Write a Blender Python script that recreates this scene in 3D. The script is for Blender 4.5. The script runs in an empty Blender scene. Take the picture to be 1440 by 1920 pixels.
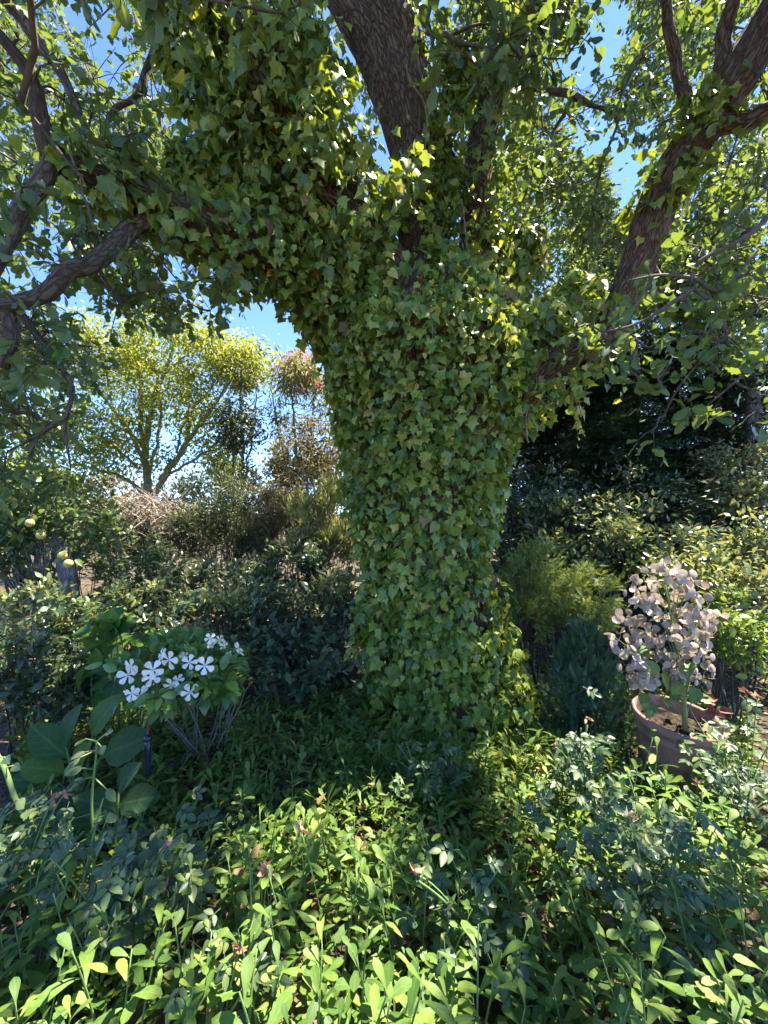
import bpy, math
import numpy as np
from mathutils import Vector, Matrix

# ------------------------------------------------------------------ camera, sky, sun, exposure
scene = bpy.context.scene
COL = scene.collection
rng = np.random.default_rng(11)
FPX, HX, HY, EYE = 760.0, 720.0, 960.0, 1.5     # focal length in photo pixels, optical centre, eye height

cam_d = bpy.data.cameras.new('camera')
cam_d.sensor_fit = 'HORIZONTAL'
cam_d.sensor_width = 36.0
cam_d.lens = 36.0 * FPX / 1440.0
cam_d.clip_start, cam_d.clip_end = 0.02, 2000.0
cam = bpy.data.objects.new('camera', cam_d)
cam.location = (0, 0, EYE)
cam.rotation_euler = (math.radians(90), 0, 0)
COL.objects.link(cam)
scene.camera = cam

SUN = np.array([0.38, 0.18, 0.90]); SUN /= np.linalg.norm(SUN)
sun_d = bpy.data.lights.new('sun', 'SUN')
sun_d.energy = 4.2
sun_d.angle = math.radians(0.5)
sun_d.color = (1.0, 0.92, 0.77)
sun_o = bpy.data.objects.new('sun', sun_d)
sun_o.rotation_euler = Vector(SUN).to_track_quat('Z', 'Y').to_euler()
COL.objects.link(sun_o)

world = bpy.data.worlds.new('World')
scene.world = world
world.use_nodes = True
wn = world.node_tree
sky = wn.nodes.new('ShaderNodeTexSky')
sky.sky_type = 'NISHITA'
sky.sun_disc = False
sky.sun_elevation = math.asin(SUN[2])
sky.sun_rotation = math.atan2(SUN[0], SUN[1])
sky.air_density = 0.34
sky.dust_density = 0.0
sky.ozone_density = 7.0
bg = wn.nodes.get('Background') or wn.nodes.new('ShaderNodeBackground')
bg.inputs['Strength'].default_value = 0.15
wn.links.new(sky.outputs['Color'], bg.inputs['Color'])

scene.view_settings.view_transform = 'Standard'
scene.view_settings.look = 'None'
scene.view_settings.gamma = 1.0
scene.view_settings.use_curve_mapping = False
scene.view_settings.exposure = 2.72
scene.cycles.max_bounces = 10
scene.cycles.diffuse_bounces = 5
scene.cycles.transmission_bounces = 6
scene.cycles.sample_clamp_indirect = 6.0


# ------------------------------------------------------------------ helpers
def P(px, py, d):
    """world point at depth d (metres along the view) for a photo pixel"""
    return np.array([(px - HX) / FPX * d, d, EYE - (py - HY) / FPX * d])


def to_px(p):
    p = np.atleast_2d(p)
    d = np.maximum(p[:, 1], 1e-3)
    return HX + p[:, 0] / d * FPX, HY - (p[:, 2] - EYE) / d * FPX, p[:, 1]


def ground_z(x, y):
    x = np.asarray(x, float); y = np.asarray(y, float)
    z = 0.035 * np.sin(1.9 * x + 0.7) * np.cos(1.6 * y) + 0.02 * np.sin(4.3 * x + 2.1 * y)
    z = z + 0.10 * np.exp(-(((x - 0.35) / 1.0) ** 2 + ((y - 3.1) / 1.0) ** 2))
    z = z - 0.14 * np.clip(y - 9.0, 0, 9)
    return z


def norm(v):
    v = np.asarray(v, float)
    return v / np.maximum(np.linalg.norm(v, axis=-1, keepdims=True), 1e-9)


def wob(p, s=1.0, k=0.0):
    """cheap smooth 3-D noise in about -1..1"""
    x, y, z = (np.asarray(p, float) * s).T
    return (np.sin(x * 1.7 + 1.3 * np.sin(y * 1.1 + k) + k) + np.sin(y * 1.9 + 1.2 * np.sin(z * 1.3 - k) + 2.1)
            + np.sin(z * 1.6 + 1.4 * np.sin(x * 1.2 + 2 * k) + 4.0)) / 3.0


def new_mesh(name, V, F, mat, UV=None, flat=False):
    V = np.ascontiguousarray(V, np.float32); F = np.ascontiguousarray(F, np.int32)
    me = bpy.data.meshes.new(name)
    me.vertices.add(len(V)); me.vertices.foreach_set('co', V.ravel())
    me.loops.add(F.size); me.loops.foreach_set('vertex_index', F.ravel())
    me.polygons.add(len(F)); me.polygons.foreach_set('loop_start', np.arange(0, F.size, 3, dtype=np.int32))
    if UV is not None:
        uv = me.uv_layers.new(name='UVMap')
        uv.data.foreach_set('uv', np.ascontiguousarray(UV[F.ravel()], np.float32).ravel())
    me.update(calc_edges=True)
    if flat:
        me.shade_flat()
    else:
        me.shade_smooth()
    me.materials.append(mat)
    return me


def link(name, me, parent=None, loc=None, mat4=None):
    o = bpy.data.objects.new(name, me)
    COL.objects.link(o)
    if parent is not None:
        o.parent = parent
    if loc is not None:
        o.location = loc
    if mat4 is not None:
        o.matrix_basis = mat4
    return o


def tag(o, label=None, cat=None, group=None, kind=None):
    if label: o['label'] = label
    if cat: o['category'] = cat
    if group: o['group'] = group
    if kind: o['kind'] = kind
    return o


def thing(name, label, cat, loc, group=None, rot=0.0):
    e = bpy.data.objects.new(name, None)
    e.empty_display_size = 0.1
    e.location = tuple(float(c) for c in loc)
    e.rotation_euler = (0, 0, rot)
    COL.objects.link(e)
    return tag(e, label, cat, group)


def origin(o):
    return np.array(o.location)


class MB:
    """collects triangles"""
    def __init__(s): s.v, s.f, s.u, s.n = [], [], [], 0
    def add(s, t):
        V, F, U = t
        s.v.append(V); s.f.append(F + s.n); s.u.append(U); s.n += len(V)
        return s
    def build(s, name, mat, parent=None, flat=False, kind=None):
        if not s.v:
            return None
        V = np.concatenate(s.v)
        if parent is not None:
            V = V - origin(parent)
        me = new_mesh(name, V, np.concatenate(s.f), mat, np.concatenate(s.u), flat)
        o = link(name, me, parent)
        if kind: o['kind'] = kind
        return o


def resample(pts, rad, step):
    """Catmull-Rom through pts, about one point per step"""
    pts = np.asarray(pts, float); rad = np.asarray(rad, float)
    if len(pts) < 2:
        return pts, rad
    e = np.concatenate([[2 * pts[0] - pts[1]], pts, [2 * pts[-1] - pts[-2]]])
    out, ro = [], []
    for i in range(len(pts) - 1):
        p0, p1, p2, p3 = e[i:i + 4]
        n = max(1, int(np.ceil(np.linalg.norm(p2 - p1) / step)))
        t = np.linspace(0, 1, n, endpoint=False)[:, None]
        out.append(0.5 * (2 * p1 + (p2 - p0) * t + (2 * p0 - 5 * p1 + 4 * p2 - p3) * t ** 2 + (3 * p1 - p0 - 3 * p2 + p3) * t ** 3))
        ro.append(rad[i] + (rad[i + 1] - rad[i]) * t[:, 0])
    out.append(pts[-1:]); ro.append(rad[-1:])
    return np.concatenate(out), np.concatenate(ro)


def frames(pts):
    T = norm(np.gradient(pts, axis=0))
    A = np.empty_like(T)
    a = np.array([0, -1.0, 0.05]) if abs(T[0][1]) < 0.9 else np.array([1.0, 0, 0])
    for i in range(len(T)):
        a = a - T[i] * a.dot(T[i]); a = a / max(np.linalg.norm(a), 1e-9)
        A[i] = a
    return T, A, np.cross(T, A)


def tube(pts, rad, sides=6, ridge=0.0, seed=0.0, cap=True):
    pts = np.asarray(pts, float); rad = np.broadcast_to(np.asarray(rad, float), (len(pts),))
    T, A, B = frames(pts)
    n = sides + 1
    ang = np.linspace(0, 2 * np.pi, n)
    L = np.concatenate([[0], np.cumsum(np.linalg.norm(np.diff(pts, axis=0), axis=1))])
    R = np.repeat(rad[:, None], n, 1)
    if ridge:
        a = ang[None, :]; l = L[:, None]
        q = (np.sin(9 * a + 3 * np.sin(2.0 * l + seed)) * np.sin(5 * l + 4 * np.sin(a * 2 + seed)) + 0.8 * np.sin(17 * a + 4 * np.sin(3.1 * l) + seed)
             + 1.2 * np.sin(2 * a + 2.2 * l + seed) + 0.7 * np.sin(3 * a - 3.1 * l))
        R = R * (1 + ridge * q)
    V = pts[:, None, :] + R[..., None] * (np.cos(ang)[None, :, None] * A[:, None, :] + np.sin(ang)[None, :, None] * B[:, None, :])
    U = np.stack([np.repeat((ang / (2 * np.pi))[None], len(pts), 0) * (2 * np.pi * float(rad.mean())), np.repeat(L[:, None], n, 1)], -1)
    m = len(pts)
    i, j = np.meshgrid(np.arange(m - 1), np.arange(sides), indexing='ij')
    a = (i * n + j).ravel(); b = a + 1; c = a + n; d = c + 1
    F = np.concatenate([np.stack([a, b, d], 1), np.stack([a, d, c], 1)])
    V = V.reshape(-1, 3); U = U.reshape(-1, 2)
    if cap:
        k = len(V)
        V = np.concatenate([V, pts[-1:] + T[-1] * rad[-1] * 0.4]); U = np.concatenate([U, U[-1:]])
        e = (m - 1) * n + np.arange(sides)
        F = np.concatenate([F, np.stack([e, e + 1, np.full(sides, k)], 1)])
    return V, F, U


def lathe(profile, sides=40):
    pr = np.asarray(profile, float); n = sides + 1
    ang = np.linspace(0, 2 * np.pi, n)
    V = np.stack([pr[:, None, 0] * np.cos(ang), pr[:, None, 0] * np.sin(ang), np.repeat(pr[:, 1:2], n, 1)], -1).reshape(-1, 3)
    U = np.stack([np.repeat(ang[None], len(pr), 0), np.repeat(pr[:, 1:2], n, 1)], -1).reshape(-1, 2)
    i, j = np.meshgrid(np.arange(len(pr) - 1), np.arange(sides), indexing='ij')
    a = (i * n + j).ravel(); b = a + 1; c = a + n; d = c + 1
    return V, np.concatenate([np.stack([a, b, d], 1), np.stack([a, d, c], 1)]), U


# ------------------------------------------------------------------ leaf shapes: length 1 along +Y, face +Z
def strip_leaf(half, fold=0.25, droop=0.15, curl=0.0, wave=0.0, twist=0.0):
    """half: (x, y) of the right edge from base to tip with rising y"""
    h = np.asarray(half, float); m = len(h)
    wmax = h[:, 0].max()
    def z(x, y, s):
        return fold * np.abs(x) - droop * y ** 2 - curl * x ** 2 / max(wmax, 1e-6) + wave * np.sin(y * 11 + s * 1.3) * np.abs(x) / wmax * 0.3
    mid = np.stack([np.zeros(m), h[:, 1], z(np.zeros(m), h[:, 1], 0)], 1)
    R = np.stack([h[:, 0], h[:, 1], z(h[:, 0], h[:, 1], 1) + twist * h[:, 0]], 1)
    Lf = np.stack([-h[:, 0], h[:, 1], z(h[:, 0], h[:, 1], -1) - twist * h[:, 0]], 1)
    V = np.concatenate([mid, R, Lf])
    U = np.stack([V[:, 0] / wmax, V[:, 1]], 1)
    F = []
    for i in range(m - 1):
        for (off, flip) in ((m, False), (2 * m, True)):
            a, b, c, d = i, off + i, off + i + 1, i + 1
            tris = []
            if h[i, 0] > 1e-6: tris.append((a, b, c))
            if h[i + 1, 0] > 1e-6: tris.append((a, c, d))
            if h[i, 0] <= 1e-6 and h[i + 1, 0] <= 1e-6: tris = []
            for t in tris:
                F.append(t[::-1] if flip else t)
    # points of zero width collapse onto the midrib
    F = np.array(F)
    for i in range(m):
        if h[i, 0] <= 1e-6:
            F[F == m + i] = i; F[F == 2 * m + i] = i
    F = F[(F[:, 0] != F[:, 1]) & (F[:, 1] != F[:, 2]) & (F[:, 0] != F[:, 2])]
    used = np.unique(F); remap = -np.ones(len(V), int); remap[used] = np.arange(len(used))
    return V[used], remap[F], U[used]


def fan_leaf(half, c=0.3, fold=0.3, droop=0.2, curl=0.0):
    h = np.asarray(half, float)
    full = np.concatenate([h, (h * [-1, 1])[-2:0:-1]])
    V2 = np.concatenate([[[0, c]], full])
    x, y = V2.T
    z = fold * np.abs(x) - droop * np.clip(y - c, -0.2, 1) ** 2 * 1.5 - curl * x ** 2
    V = np.stack([x, y, z], 1)
    n = len(full)
    F = np.array([(0, 1 + i, 1 + (i + 1) % n) for i in range(n)])
    return V, F, np.stack([x / np.abs(x).max(), y], 1)


IVY_A = [(0, 0), (.20, -.12), (.44, .0), (.36, .20), (.56, .42), (.28, .56), (0, 1)]
IVY_B = [(0, 0), (.24, -.08), (.40, .10), (.34, .26), (.46, .50), (.24, .62), (0, 1)]
IVY_C = [(0, .02), (.26, -.06), (.42, .16), (.40, .36), (.26, .62), (.12, .82), (0, 1)]
ivy_t = [fan_leaf(IVY_A, .3, .25, .25), fan_leaf(IVY_B, .3, .4, .15), fan_leaf(IVY_C, .32, .1, .35, .3), fan_leaf(IVY_A, .3, -.15, .4, .2)]
OAK = [(.012, 0), (.03, .10), (.13, .20), (.19, .27), (.15, .34), (.27, .46), (.22, .54), (.32, .68), (.25, .77), (.22, .90), (.10, .97), (0, 1.0)]
oak_t = [strip_leaf(OAK, .25, .15, wave=.05), strip_leaf(OAK, .1, .3, .5, wave=.07), strip_leaf(OAK, .45, .0, wave=.05)]
OAKS = [(.02, 0), (.19, .26), (.14, .35), (.30, .64), (.20, .86), (0, 1)]
oak_s = [strip_leaf(OAKS, .25, .15), strip_leaf(OAKS, .1, .3, .4), strip_leaf(OAKS, .45, .0)]
SPAT = [(.022, 0), (.035, .18), (.09, .40), (.165, .62), (.20, .78), (.15, .92), (0, 1.0)]
spat_t = [strip_leaf(SPAT, .25, .25), strip_leaf(SPAT, .12, .5), strip_leaf(SPAT, .35, .05), strip_leaf(SPAT, .2, .75, twist=.15)]
SPATS = [(.03, 0), (.05, .3), (.17, .72), (0, 1.0)]
spat_s = [strip_leaf(SPATS, .25, .25), strip_leaf(SPATS, .12, .6), strip_leaf(SPATS, .35, .0)]
OVAL = [(0, 0), (.16, .12), (.27, .36), (.25, .60), (.13, .85), (0, 1)]
OAKX = [(0, 0), (.17, .30), (.29, .66), (.12, .97), (0, 1)]
oak_x = [strip_leaf(OAKX, .25, .15), strip_leaf(OAKX, .1, .35), strip_leaf(OAKX, .45, .0)]
oval_t = [strip_leaf(OVAL, .3, .2), strip_leaf(OVAL, .15, .4, .4), strip_leaf(OVAL, .45, .05)]
OVALS = [(0, 0), (.24, .38), (.17, .72), (0, 1)]
oval_s = [strip_leaf(OVALS, .3, .2), strip_leaf(OVALS, .1, .4), strip_leaf(OVALS, .5, .0)]
HEART = [(0, .03), (.26, -.03), (.42, .16), (.43, .36), (.33, .62), (.15, .86), (0, 1)]
heart_t = [strip_leaf([(0, 0), (.24, .06), (.38, .22), (.40, .42), (.31, .66), (.14, .88), (0, 1)], .2, .35, wave=.06), strip_leaf([(0, 0), (.24, .06), (.38, .22), (.40, .42), (.31, .66), (.14, .88), (0, 1)], .35, .2, wave=.05)]
NARROW = [(0, 0), (.075, .3), (.085, .6), (0, 1)]
dia_t = [strip_leaf([(0, 0), (.25, .5), (0, 1)], .3, .1), strip_leaf([(0, 0), (.22, .45), (0, 1)], .1, .4)]
narx_t = [strip_leaf([(0, 0), (.085, .45), (0, 1)], .2, .3)]
narrow_t = [strip_leaf(NARROW, .2, .2), strip_leaf(NARROW, .1, .5)]


def frond(pairs=8, w=.34, seed=1, th=.035):
    r = np.random.default_rng(seed)
    V = [(-.012, 0, 0), (.012, 0, 0), (0, 1, -.12)]; F = [(0, 1, 2)]
    for i in range(pairs):
        y = .06 + .9 * i / pairs
        ln = w * (1 - .75 * (i / pairs) ** 1.3) * r.uniform(.75, 1.15)
        for s in (-1, 1):
            a = r.uniform(.5, .95)
            k = len(V)
            V += [(0, y - th, -.12 * y * y), (0, y + th, -.12 * y * y), (s * ln * math.sin(a), y + ln * math.cos(a), -.12 * y * y + r.uniform(-.06, .09))]
            F.append((k, k + 1, k + 2))
    V = np.array(V, float)
    return V, np.array(F), V[:, :2].copy()


frond_t = [frond(9, .34, 1), frond(8, .28, 2), frond(10, .4, 3)]
yew_t = [frond(6, .26, 4, .06), frond(6, .32, 5, .06)]


def basis(d, n):
    y = norm(d)
    z = n - (n * y).sum(-1, keepdims=True) * y
    z = norm(z + 1e-6)
    return np.cross(y, z), y, z


def scatter(tmpls, pos, d, n, s):
    X, Y, Z = basis(d, n)
    pick = rng.integers(0, len(tmpls), len(pos))
    Vs, Fs, Us, k = [], [], [], 0
    for q, (TV, TF, TU) in enumerate(tmpls):
        m = pick == q
        c = int(m.sum())
        if not c: continue
        sc = np.asarray(s)[m][:, None, None]
        V = pos[m][:, None, :] + sc * (TV[None, :, 0:1] * X[m][:, None] + TV[None, :, 1:2] * Y[m][:, None] + TV[None, :, 2:3] * Z[m][:, None])
        F = TF[None] + (np.arange(c) * len(TV))[:, None, None] + k
        Vs.append(V.reshape(-1, 3)); Fs.append(F.reshape(-1, 3)); Us.append(np.tile(TU, (c, 1)))
        k += c * len(TV)
    return np.concatenate(Vs), np.concatenate(Fs), np.concatenate(Us)


def leaf_mats(pos, d, n, s):
    X, Y, Z = basis(d, n)
    out = []
    for i in range(len(pos)):
        M = np.eye(4)
        M[:3, 0], M[:3, 1], M[:3, 2], M[:3, 3] = X[i] * s[i], Y[i] * s[i], Z[i] * s[i], pos[i]
        out.append(Matrix(M.tolist()))
    return out


def rand_dir(n):
    return norm(rng.normal(size=(n, 3)))


_mesh_cache = {}


def leaf_meshes(key, tmpls, mat):
    k = (key, mat.name)
    if k not in _mesh_cache:
        _mesh_cache[k] = [new_mesh(key, t[0], t[1], mat, t[2]) for t in tmpls]
    return _mesh_cache[k]


def leaf_set(parent, tmpls, pos, d, n, s, mat, n_obj=0, obj_tmpls=None, name='leaf', min_px=11.0, flat=False, near=None, near_d=3.0):
    """the n_obj leaves that show largest become objects, the rest one foliage part"""
    pos = np.asarray(pos, float); s = np.asarray(s, float)
    keep = np.ones(len(pos), bool)
    if n_obj:
        px, py, dep = to_px(pos)
        X, Y, Z = basis(d, n)
        facing = np.abs((Z * norm(pos - [0, 0, EYE])).sum(1))
        size = np.where((dep > .2) & (px > 5) & (px < 1435) & (py > 5) & (py < 1915), s * FPX / np.maximum(dep, .2), 0) * (0.45 + facing)
        idx = np.argsort(-size)[:n_obj]
        idx = idx[size[idx] > min_px]
        keep[idx] = False
        me = leaf_meshes(name, obj_tmpls or tmpls, mat)
        o0 = origin(parent)
        for i, M in zip(idx, leaf_mats(pos[idx] - o0, d[idx], n[idx], s[idx])):
            link(name, me[int(rng.integers(len(me)))], parent, mat4=M)
    if near is not None:
        px, py, dep = to_px(pos)
        nm = keep & (dep < near_d) & (dep > .2) & (px > -40) & (px < 1480) & (py > -40)
        fm = keep & ~nm
        MB().add(scatter(near, pos[nm], d[nm], n[nm], s[nm])).add(scatter(tmpls, pos[fm], d[fm], n[fm], s[fm])).build('foliage', mat, parent, kind='stuff', flat=flat)
    elif keep.any():
        MB().add(scatter(tmpls, pos[keep], d[keep], n[keep], s[keep])).build('foliage', mat, parent, kind='stuff', flat=flat)


# ------------------------------------------------------------------ materials
def nodes_of(name):
    m = bpy.data.materials.new(name); m.use_nodes = True
    nt = m.node_tree; nt.nodes.clear()
    return m, nt, nt.nodes.new, nt.links.new


def math_node(nt, op, a, b=None, clamp=False):
    n = nt.nodes.new('ShaderNodeMath'); n.operation = op; n.use_clamp = clamp
    for i, v in enumerate((a, b)):
        if v is None: continue
        if isinstance(v, (int, float)): n.inputs[i].default_value = v
        else: nt.links.new(v, n.inputs[i])
    return n.outputs[0]


def mix_col(nt, fac, a, b, blend='MIX'):
    n = nt.nodes.new('ShaderNodeMix'); n.data_type = 'RGBA'; n.blend_type = blend
    for sock, v in ((n.inputs[0], fac), (n.inputs[6], a), (n.inputs[7], b)):
        if isinstance(v, (int, float)): sock.default_value = v
        elif isinstance(v, tuple): sock.default_value = (*v, 1.0) if len(v) == 3 else v
        else: nt.links.new(v, sock)
    return n.outputs[2]


def leaf_mat(name, stops, trans=0.35, rough=0.45, spec=0.45, vein=0.25, back=None, patch=0.35, patch_scale=1.6, tint=(1.9, 1.6, 0.55), side_veins=7.0, blotch=(45, .6)):
    m, nt, new, ln = nodes_of(name)
    geo, oi = new('ShaderNodeNewGeometry'), new('ShaderNodeObjectInfo')
    r = math_node(nt, 'FRACT', math_node(nt, 'ADD', geo.outputs['Random Per Island'], oi.outputs['Random']))
    nz = new('ShaderNodeTexNoise'); nz.inputs['Scale'].default_value = patch_scale; nz.inputs['Detail'].default_value = 3
    ln(geo.outputs['Position'], nz.inputs['Vector'])
    shift = math_node(nt, 'MULTIPLY', math_node(nt, 'SUBTRACT', nz.outputs['Fac'], 0.5), patch * 2)
    r2 = math_node(nt, 'ADD', r, shift, clamp=True)
    ramp = new('ShaderNodeValToRGB'); cr = ramp.color_ramp
    while len(cr.elements) < len(stops): cr.elements.new(0.5)
    for e, (p, c) in zip(cr.elements, stops): e.position = p; e.color = (*c, 1)
    ln(r2, ramp.inputs['Fac'])
    col = ramp.outputs['Color']
    # blotches inside a leaf
    n2 = new('ShaderNodeTexNoise'); n2.inputs['Scale'].default_value = blotch[0]; n2.inputs['Detail'].default_value = 2
    ln(geo.outputs['Position'], n2.inputs['Vector'])
    hs = new('ShaderNodeHueSaturation'); ln(col, hs.inputs['Color'])
    ln(math_node(nt, 'ADD', math_node(nt, 'MULTIPLY', n2.outputs['Fac'], blotch[1]), 1.0 - blotch[1] / 2), hs.inputs['Value'])
    col = hs.outputs['Color']
    if vein:
        uv = new('ShaderNodeUVMap'); sp = new('ShaderNodeSeparateXYZ'); ln(uv.outputs['UV'], sp.inputs[0])
        au = math_node(nt, 'ABSOLUTE', sp.outputs['X'])
        mid = math_node(nt, 'LESS_THAN', au, 0.07)
        sv = math_node(nt, 'SINE', math_node(nt, 'MULTIPLY', math_node(nt, 'SUBTRACT', sp.outputs['Y'], math_node(nt, 'MULTIPLY', au, 0.35)), side_veins * 6.2832))
        sv = math_node(nt, 'MULTIPLY', math_node(nt, 'GREATER_THAN', sv, 0.88), 0.55)
        f = math_node(nt, 'MULTIPLY', math_node(nt, 'MAXIMUM', mid, sv), vein)
        light = mix_col(nt, 1.0, col, (0.10, 0.12, 0.05), 'ADD')
        col = mix_col(nt, f, col, light)
    if vein:
        n3 = new('ShaderNodeTexNoise'); n3.inputs['Scale'].default_value = 130; n3.inputs['Detail'].default_value = 2
        ln(geo.outputs['Position'], n3.inputs['Vector'])
        col = mix_col(nt, math_node(nt, 'MULTIPLY', math_node(nt, 'GREATER_THAN', n3.outputs['Fac'], .68), .55), col, (.11, .075, .03))
    if back:
        col = mix_col(nt, geo.outputs['Backfacing'], col, back)
    pb = new('ShaderNodeBsdfPrincipled')
    ln(col, pb.inputs['Base Color'])
    pb.inputs['Roughness'].default_value = rough
    pb.inputs['Specular IOR Level'].default_value = spec
    tr = new('ShaderNodeBsdfTranslucent')
    ln(mix_col(nt, 1.0, col, (*tint, 1.0), 'MULTIPLY'), tr.inputs['Color'])
    mx = new('ShaderNodeMixShader'); mx.inputs[0].default_value = trans
    ln(pb.outputs[0], mx.inputs[1]); ln(tr.outputs[0], mx.inputs[2])
    out = new('ShaderNodeOutputMaterial'); ln(mx.outputs[0], out.inputs['Surface'])
    return m


def bark_mat(name, c0, c1, c2, scale=22.0, bump=0.6, stretch=0.22):
    m, nt, new, ln = nodes_of(name)
    uv = new('ShaderNodeUVMap'); mp = new('ShaderNodeMapping'); ln(uv.outputs['UV'], mp.inputs['Vector'])
    mp.inputs['Scale'].default_value = (1.0, stretch, 1.0)
    nz = new('ShaderNodeTexNoise'); nz.inputs['Scale'].default_value = scale * .5; nz.inputs['Detail'].default_value = 4
    ln(mp.outputs[0], nz.inputs['Vector'])
    vm = new('ShaderNodeVectorMath'); vm.operation = 'MULTIPLY_ADD'
    ln(nz.outputs['Color'], vm.inputs[0]); vm.inputs[1].default_value = (.05, .05, 0); ln(mp.outputs[0], vm.inputs[2])
    vo = new('ShaderNodeTexVoronoi'); vo.feature = 'DISTANCE_TO_EDGE'; vo.inputs['Scale'].default_value = scale
    ln(vm.outputs[0], vo.inputs['Vector'])
    crack = math_node(nt, 'MULTIPLY', vo.outputs['Distance'], 4.0, clamp=True)
    fine = new('ShaderNodeTexNoise'); fine.inputs['Scale'].default_value = scale * 4; fine.inputs['Detail'].default_value = 6
    ln(mp.outputs[0], fine.inputs['Vector'])
    ramp = new('ShaderNodeValToRGB'); cr = ramp.color_ramp; cr.elements.new(.5)
    for e, (p, c) in zip(cr.elements, ((0.25, c0), (0.5, c1), (0.8, c2))): e.position = p; e.color = (*c, 1)
    h = math_node(nt, 'ADD', math_node(nt, 'MULTIPLY', crack, 0.38), math_node(nt, 'MULTIPLY', fine.outputs['Fac'], 0.72))
    ln(h, ramp.inputs['Fac'])
    pb = new('ShaderNodeBsdfPrincipled'); ln(ramp.outputs['Color'], pb.inputs['Base Color'])
    pb.inputs['Roughness'].default_value = .9; pb.inputs['Specular IOR Level'].default_value = .2
    bp = new('ShaderNodeBump'); bp.inputs['Strength'].default_value = bump; bp.inputs['Distance'].default_value = .03
    ln(h, bp.inputs['Height']); ln(bp.outputs[0], pb.inputs['Normal'])
    out = new('ShaderNodeOutputMaterial'); ln(pb.outputs[0], out.inputs['Surface'])
    return m


def simple_mat(name, c0, c1, scale=20.0, rough=.7, spec=.3, bump=.2, trans=0.0):
    m, nt, new, ln = nodes_of(name)
    tc = new('ShaderNodeTexCoord')
    nz = new('ShaderNodeTexNoise'); nz.inputs['Scale'].default_value = scale; nz.inputs['Detail'].default_value = 5
    ln(tc.outputs['Object'], nz.inputs['Vector'])
    ramp = new('ShaderNodeValToRGB'); cr = ramp.color_ramp
    cr.elements[0].position = .35; cr.elements[0].color = (*c0, 1); cr.elements[1].position = .68; cr.elements[1].color = (*c1, 1)
    oi = new('ShaderNodeObjectInfo')
    ln(math_node(nt, 'ADD', nz.outputs['Fac'], math_node(nt, 'MULTIPLY', math_node(nt, 'SUBTRACT', oi.outputs['Random'], .5), .25)), ramp.inputs['Fac'])
    pb = new('ShaderNodeBsdfPrincipled'); ln(ramp.outputs['Color'], pb.inputs['Base Color'])
    pb.inputs['Roughness'].default_value = rough; pb.inputs['Specular IOR Level'].default_value = spec
    if bump:
        bp = new('ShaderNodeBump'); bp.inputs['Strength'].default_value = bump; bp.inputs['Distance'].default_value = .01
        ln(nz.outputs['Fac'], bp.inputs['Height']); ln(bp.outputs[0], pb.inputs['Normal'])
    out = new('ShaderNodeOutputMaterial')
    if trans:
        tr = new('ShaderNodeBsdfTranslucent'); ln(ramp.outputs['Color'], tr.inputs['Color'])
        mx = new('ShaderNodeMixShader'); mx.inputs[0].default_value = trans
        ln(pb.outputs[0], mx.inputs[1]); ln(tr.outputs[0], mx.inputs[2]); ln(mx.outputs[0], out.inputs['Surface'])
    else:
        ln(pb.outputs[0], out.inputs['Surface'])
    return m


M = {}
M['ivy'] = leaf_mat('ivy_leaf', [(0, (.052, .100, .016)), (.28, (.100, .172, .024)), (.58, (.180, .250, .034)), (.88, (.265, .315, .045)), (.975, (.30, .32, .05)), (1, (.42, .36, .08))], .34, .40, .45, .4, (.16, .22, .05), .42, 3.2, side_veins=3.0)
M['oak'] = leaf_mat('oak_leaf', [(0, (.030, .064, .018)), (.4, (.058, .105, .028)), (.75, (.10, .15, .036)), (1, (.17, .20, .045))], .34, .45, .42, .3, (.11, .155, .065), .25, 1.2, (1.9, 1.8, .5))
M['spat'] = leaf_mat('spatula_leaf', [(0, (.050, .105, .018)), (.4, (.085, .155, .026)), (.8, (.13, .205, .036)), (1, (.20, .25, .05))], .36, .55, .28, .3, (.12, .18, .06), .25, 2.5, (1.6, 1.55, .6), 5.0)
M['cover'] = leaf_mat('cover_leaf', [(0, (.055, .105, .018)), (.5, (.105, .18, .028)), (1, (.19, .27, .05))], .38, .5, .35, .0, (.14, .20, .06), .4, 1.6)
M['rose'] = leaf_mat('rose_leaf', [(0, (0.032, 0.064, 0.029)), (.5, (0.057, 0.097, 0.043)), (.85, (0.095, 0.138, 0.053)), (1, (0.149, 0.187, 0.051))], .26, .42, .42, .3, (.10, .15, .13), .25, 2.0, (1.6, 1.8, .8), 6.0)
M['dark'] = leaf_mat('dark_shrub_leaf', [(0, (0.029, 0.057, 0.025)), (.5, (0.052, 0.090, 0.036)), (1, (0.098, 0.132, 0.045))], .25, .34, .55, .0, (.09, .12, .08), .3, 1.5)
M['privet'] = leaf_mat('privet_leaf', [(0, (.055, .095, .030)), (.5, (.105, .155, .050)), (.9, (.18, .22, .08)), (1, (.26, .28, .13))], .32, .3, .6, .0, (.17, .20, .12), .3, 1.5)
M['maple'] = leaf_mat('yellow_green_leaf', [(0, (.11, .15, .025)), (.5, (.21, .25, .04)), (1, (.34, .33, .06))], .5, .5, .35, .0, (.17, .22, .06), .3, .6, (2.0, 1.75, .5))
M['slender'] = leaf_mat('slender_tree_leaf', [(0, (.03, .05, .025)), (.6, (.06, .085, .035)), (1, (.11, .13, .045))], .25, .5, .4, .0, None, .3, .8)
M['brown'] = leaf_mat('brownish_leaf', [(0, (.085, .08, .045)), (.5, (.14, .12, .065)), (1, (.20, .19, .08))], .3, .6, .3, .0, None, .4, .8, (1.6, 1.4, .7))
M['straw'] = leaf_mat('straw_leaf', [(0, (.13, .15, .04)), (.5, (.22, .23, .08)), (1, (.32, .30, .13))], .35, .55, .3, .0, None, .3, 1.2, (1.5, 1.4, .7))
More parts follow.
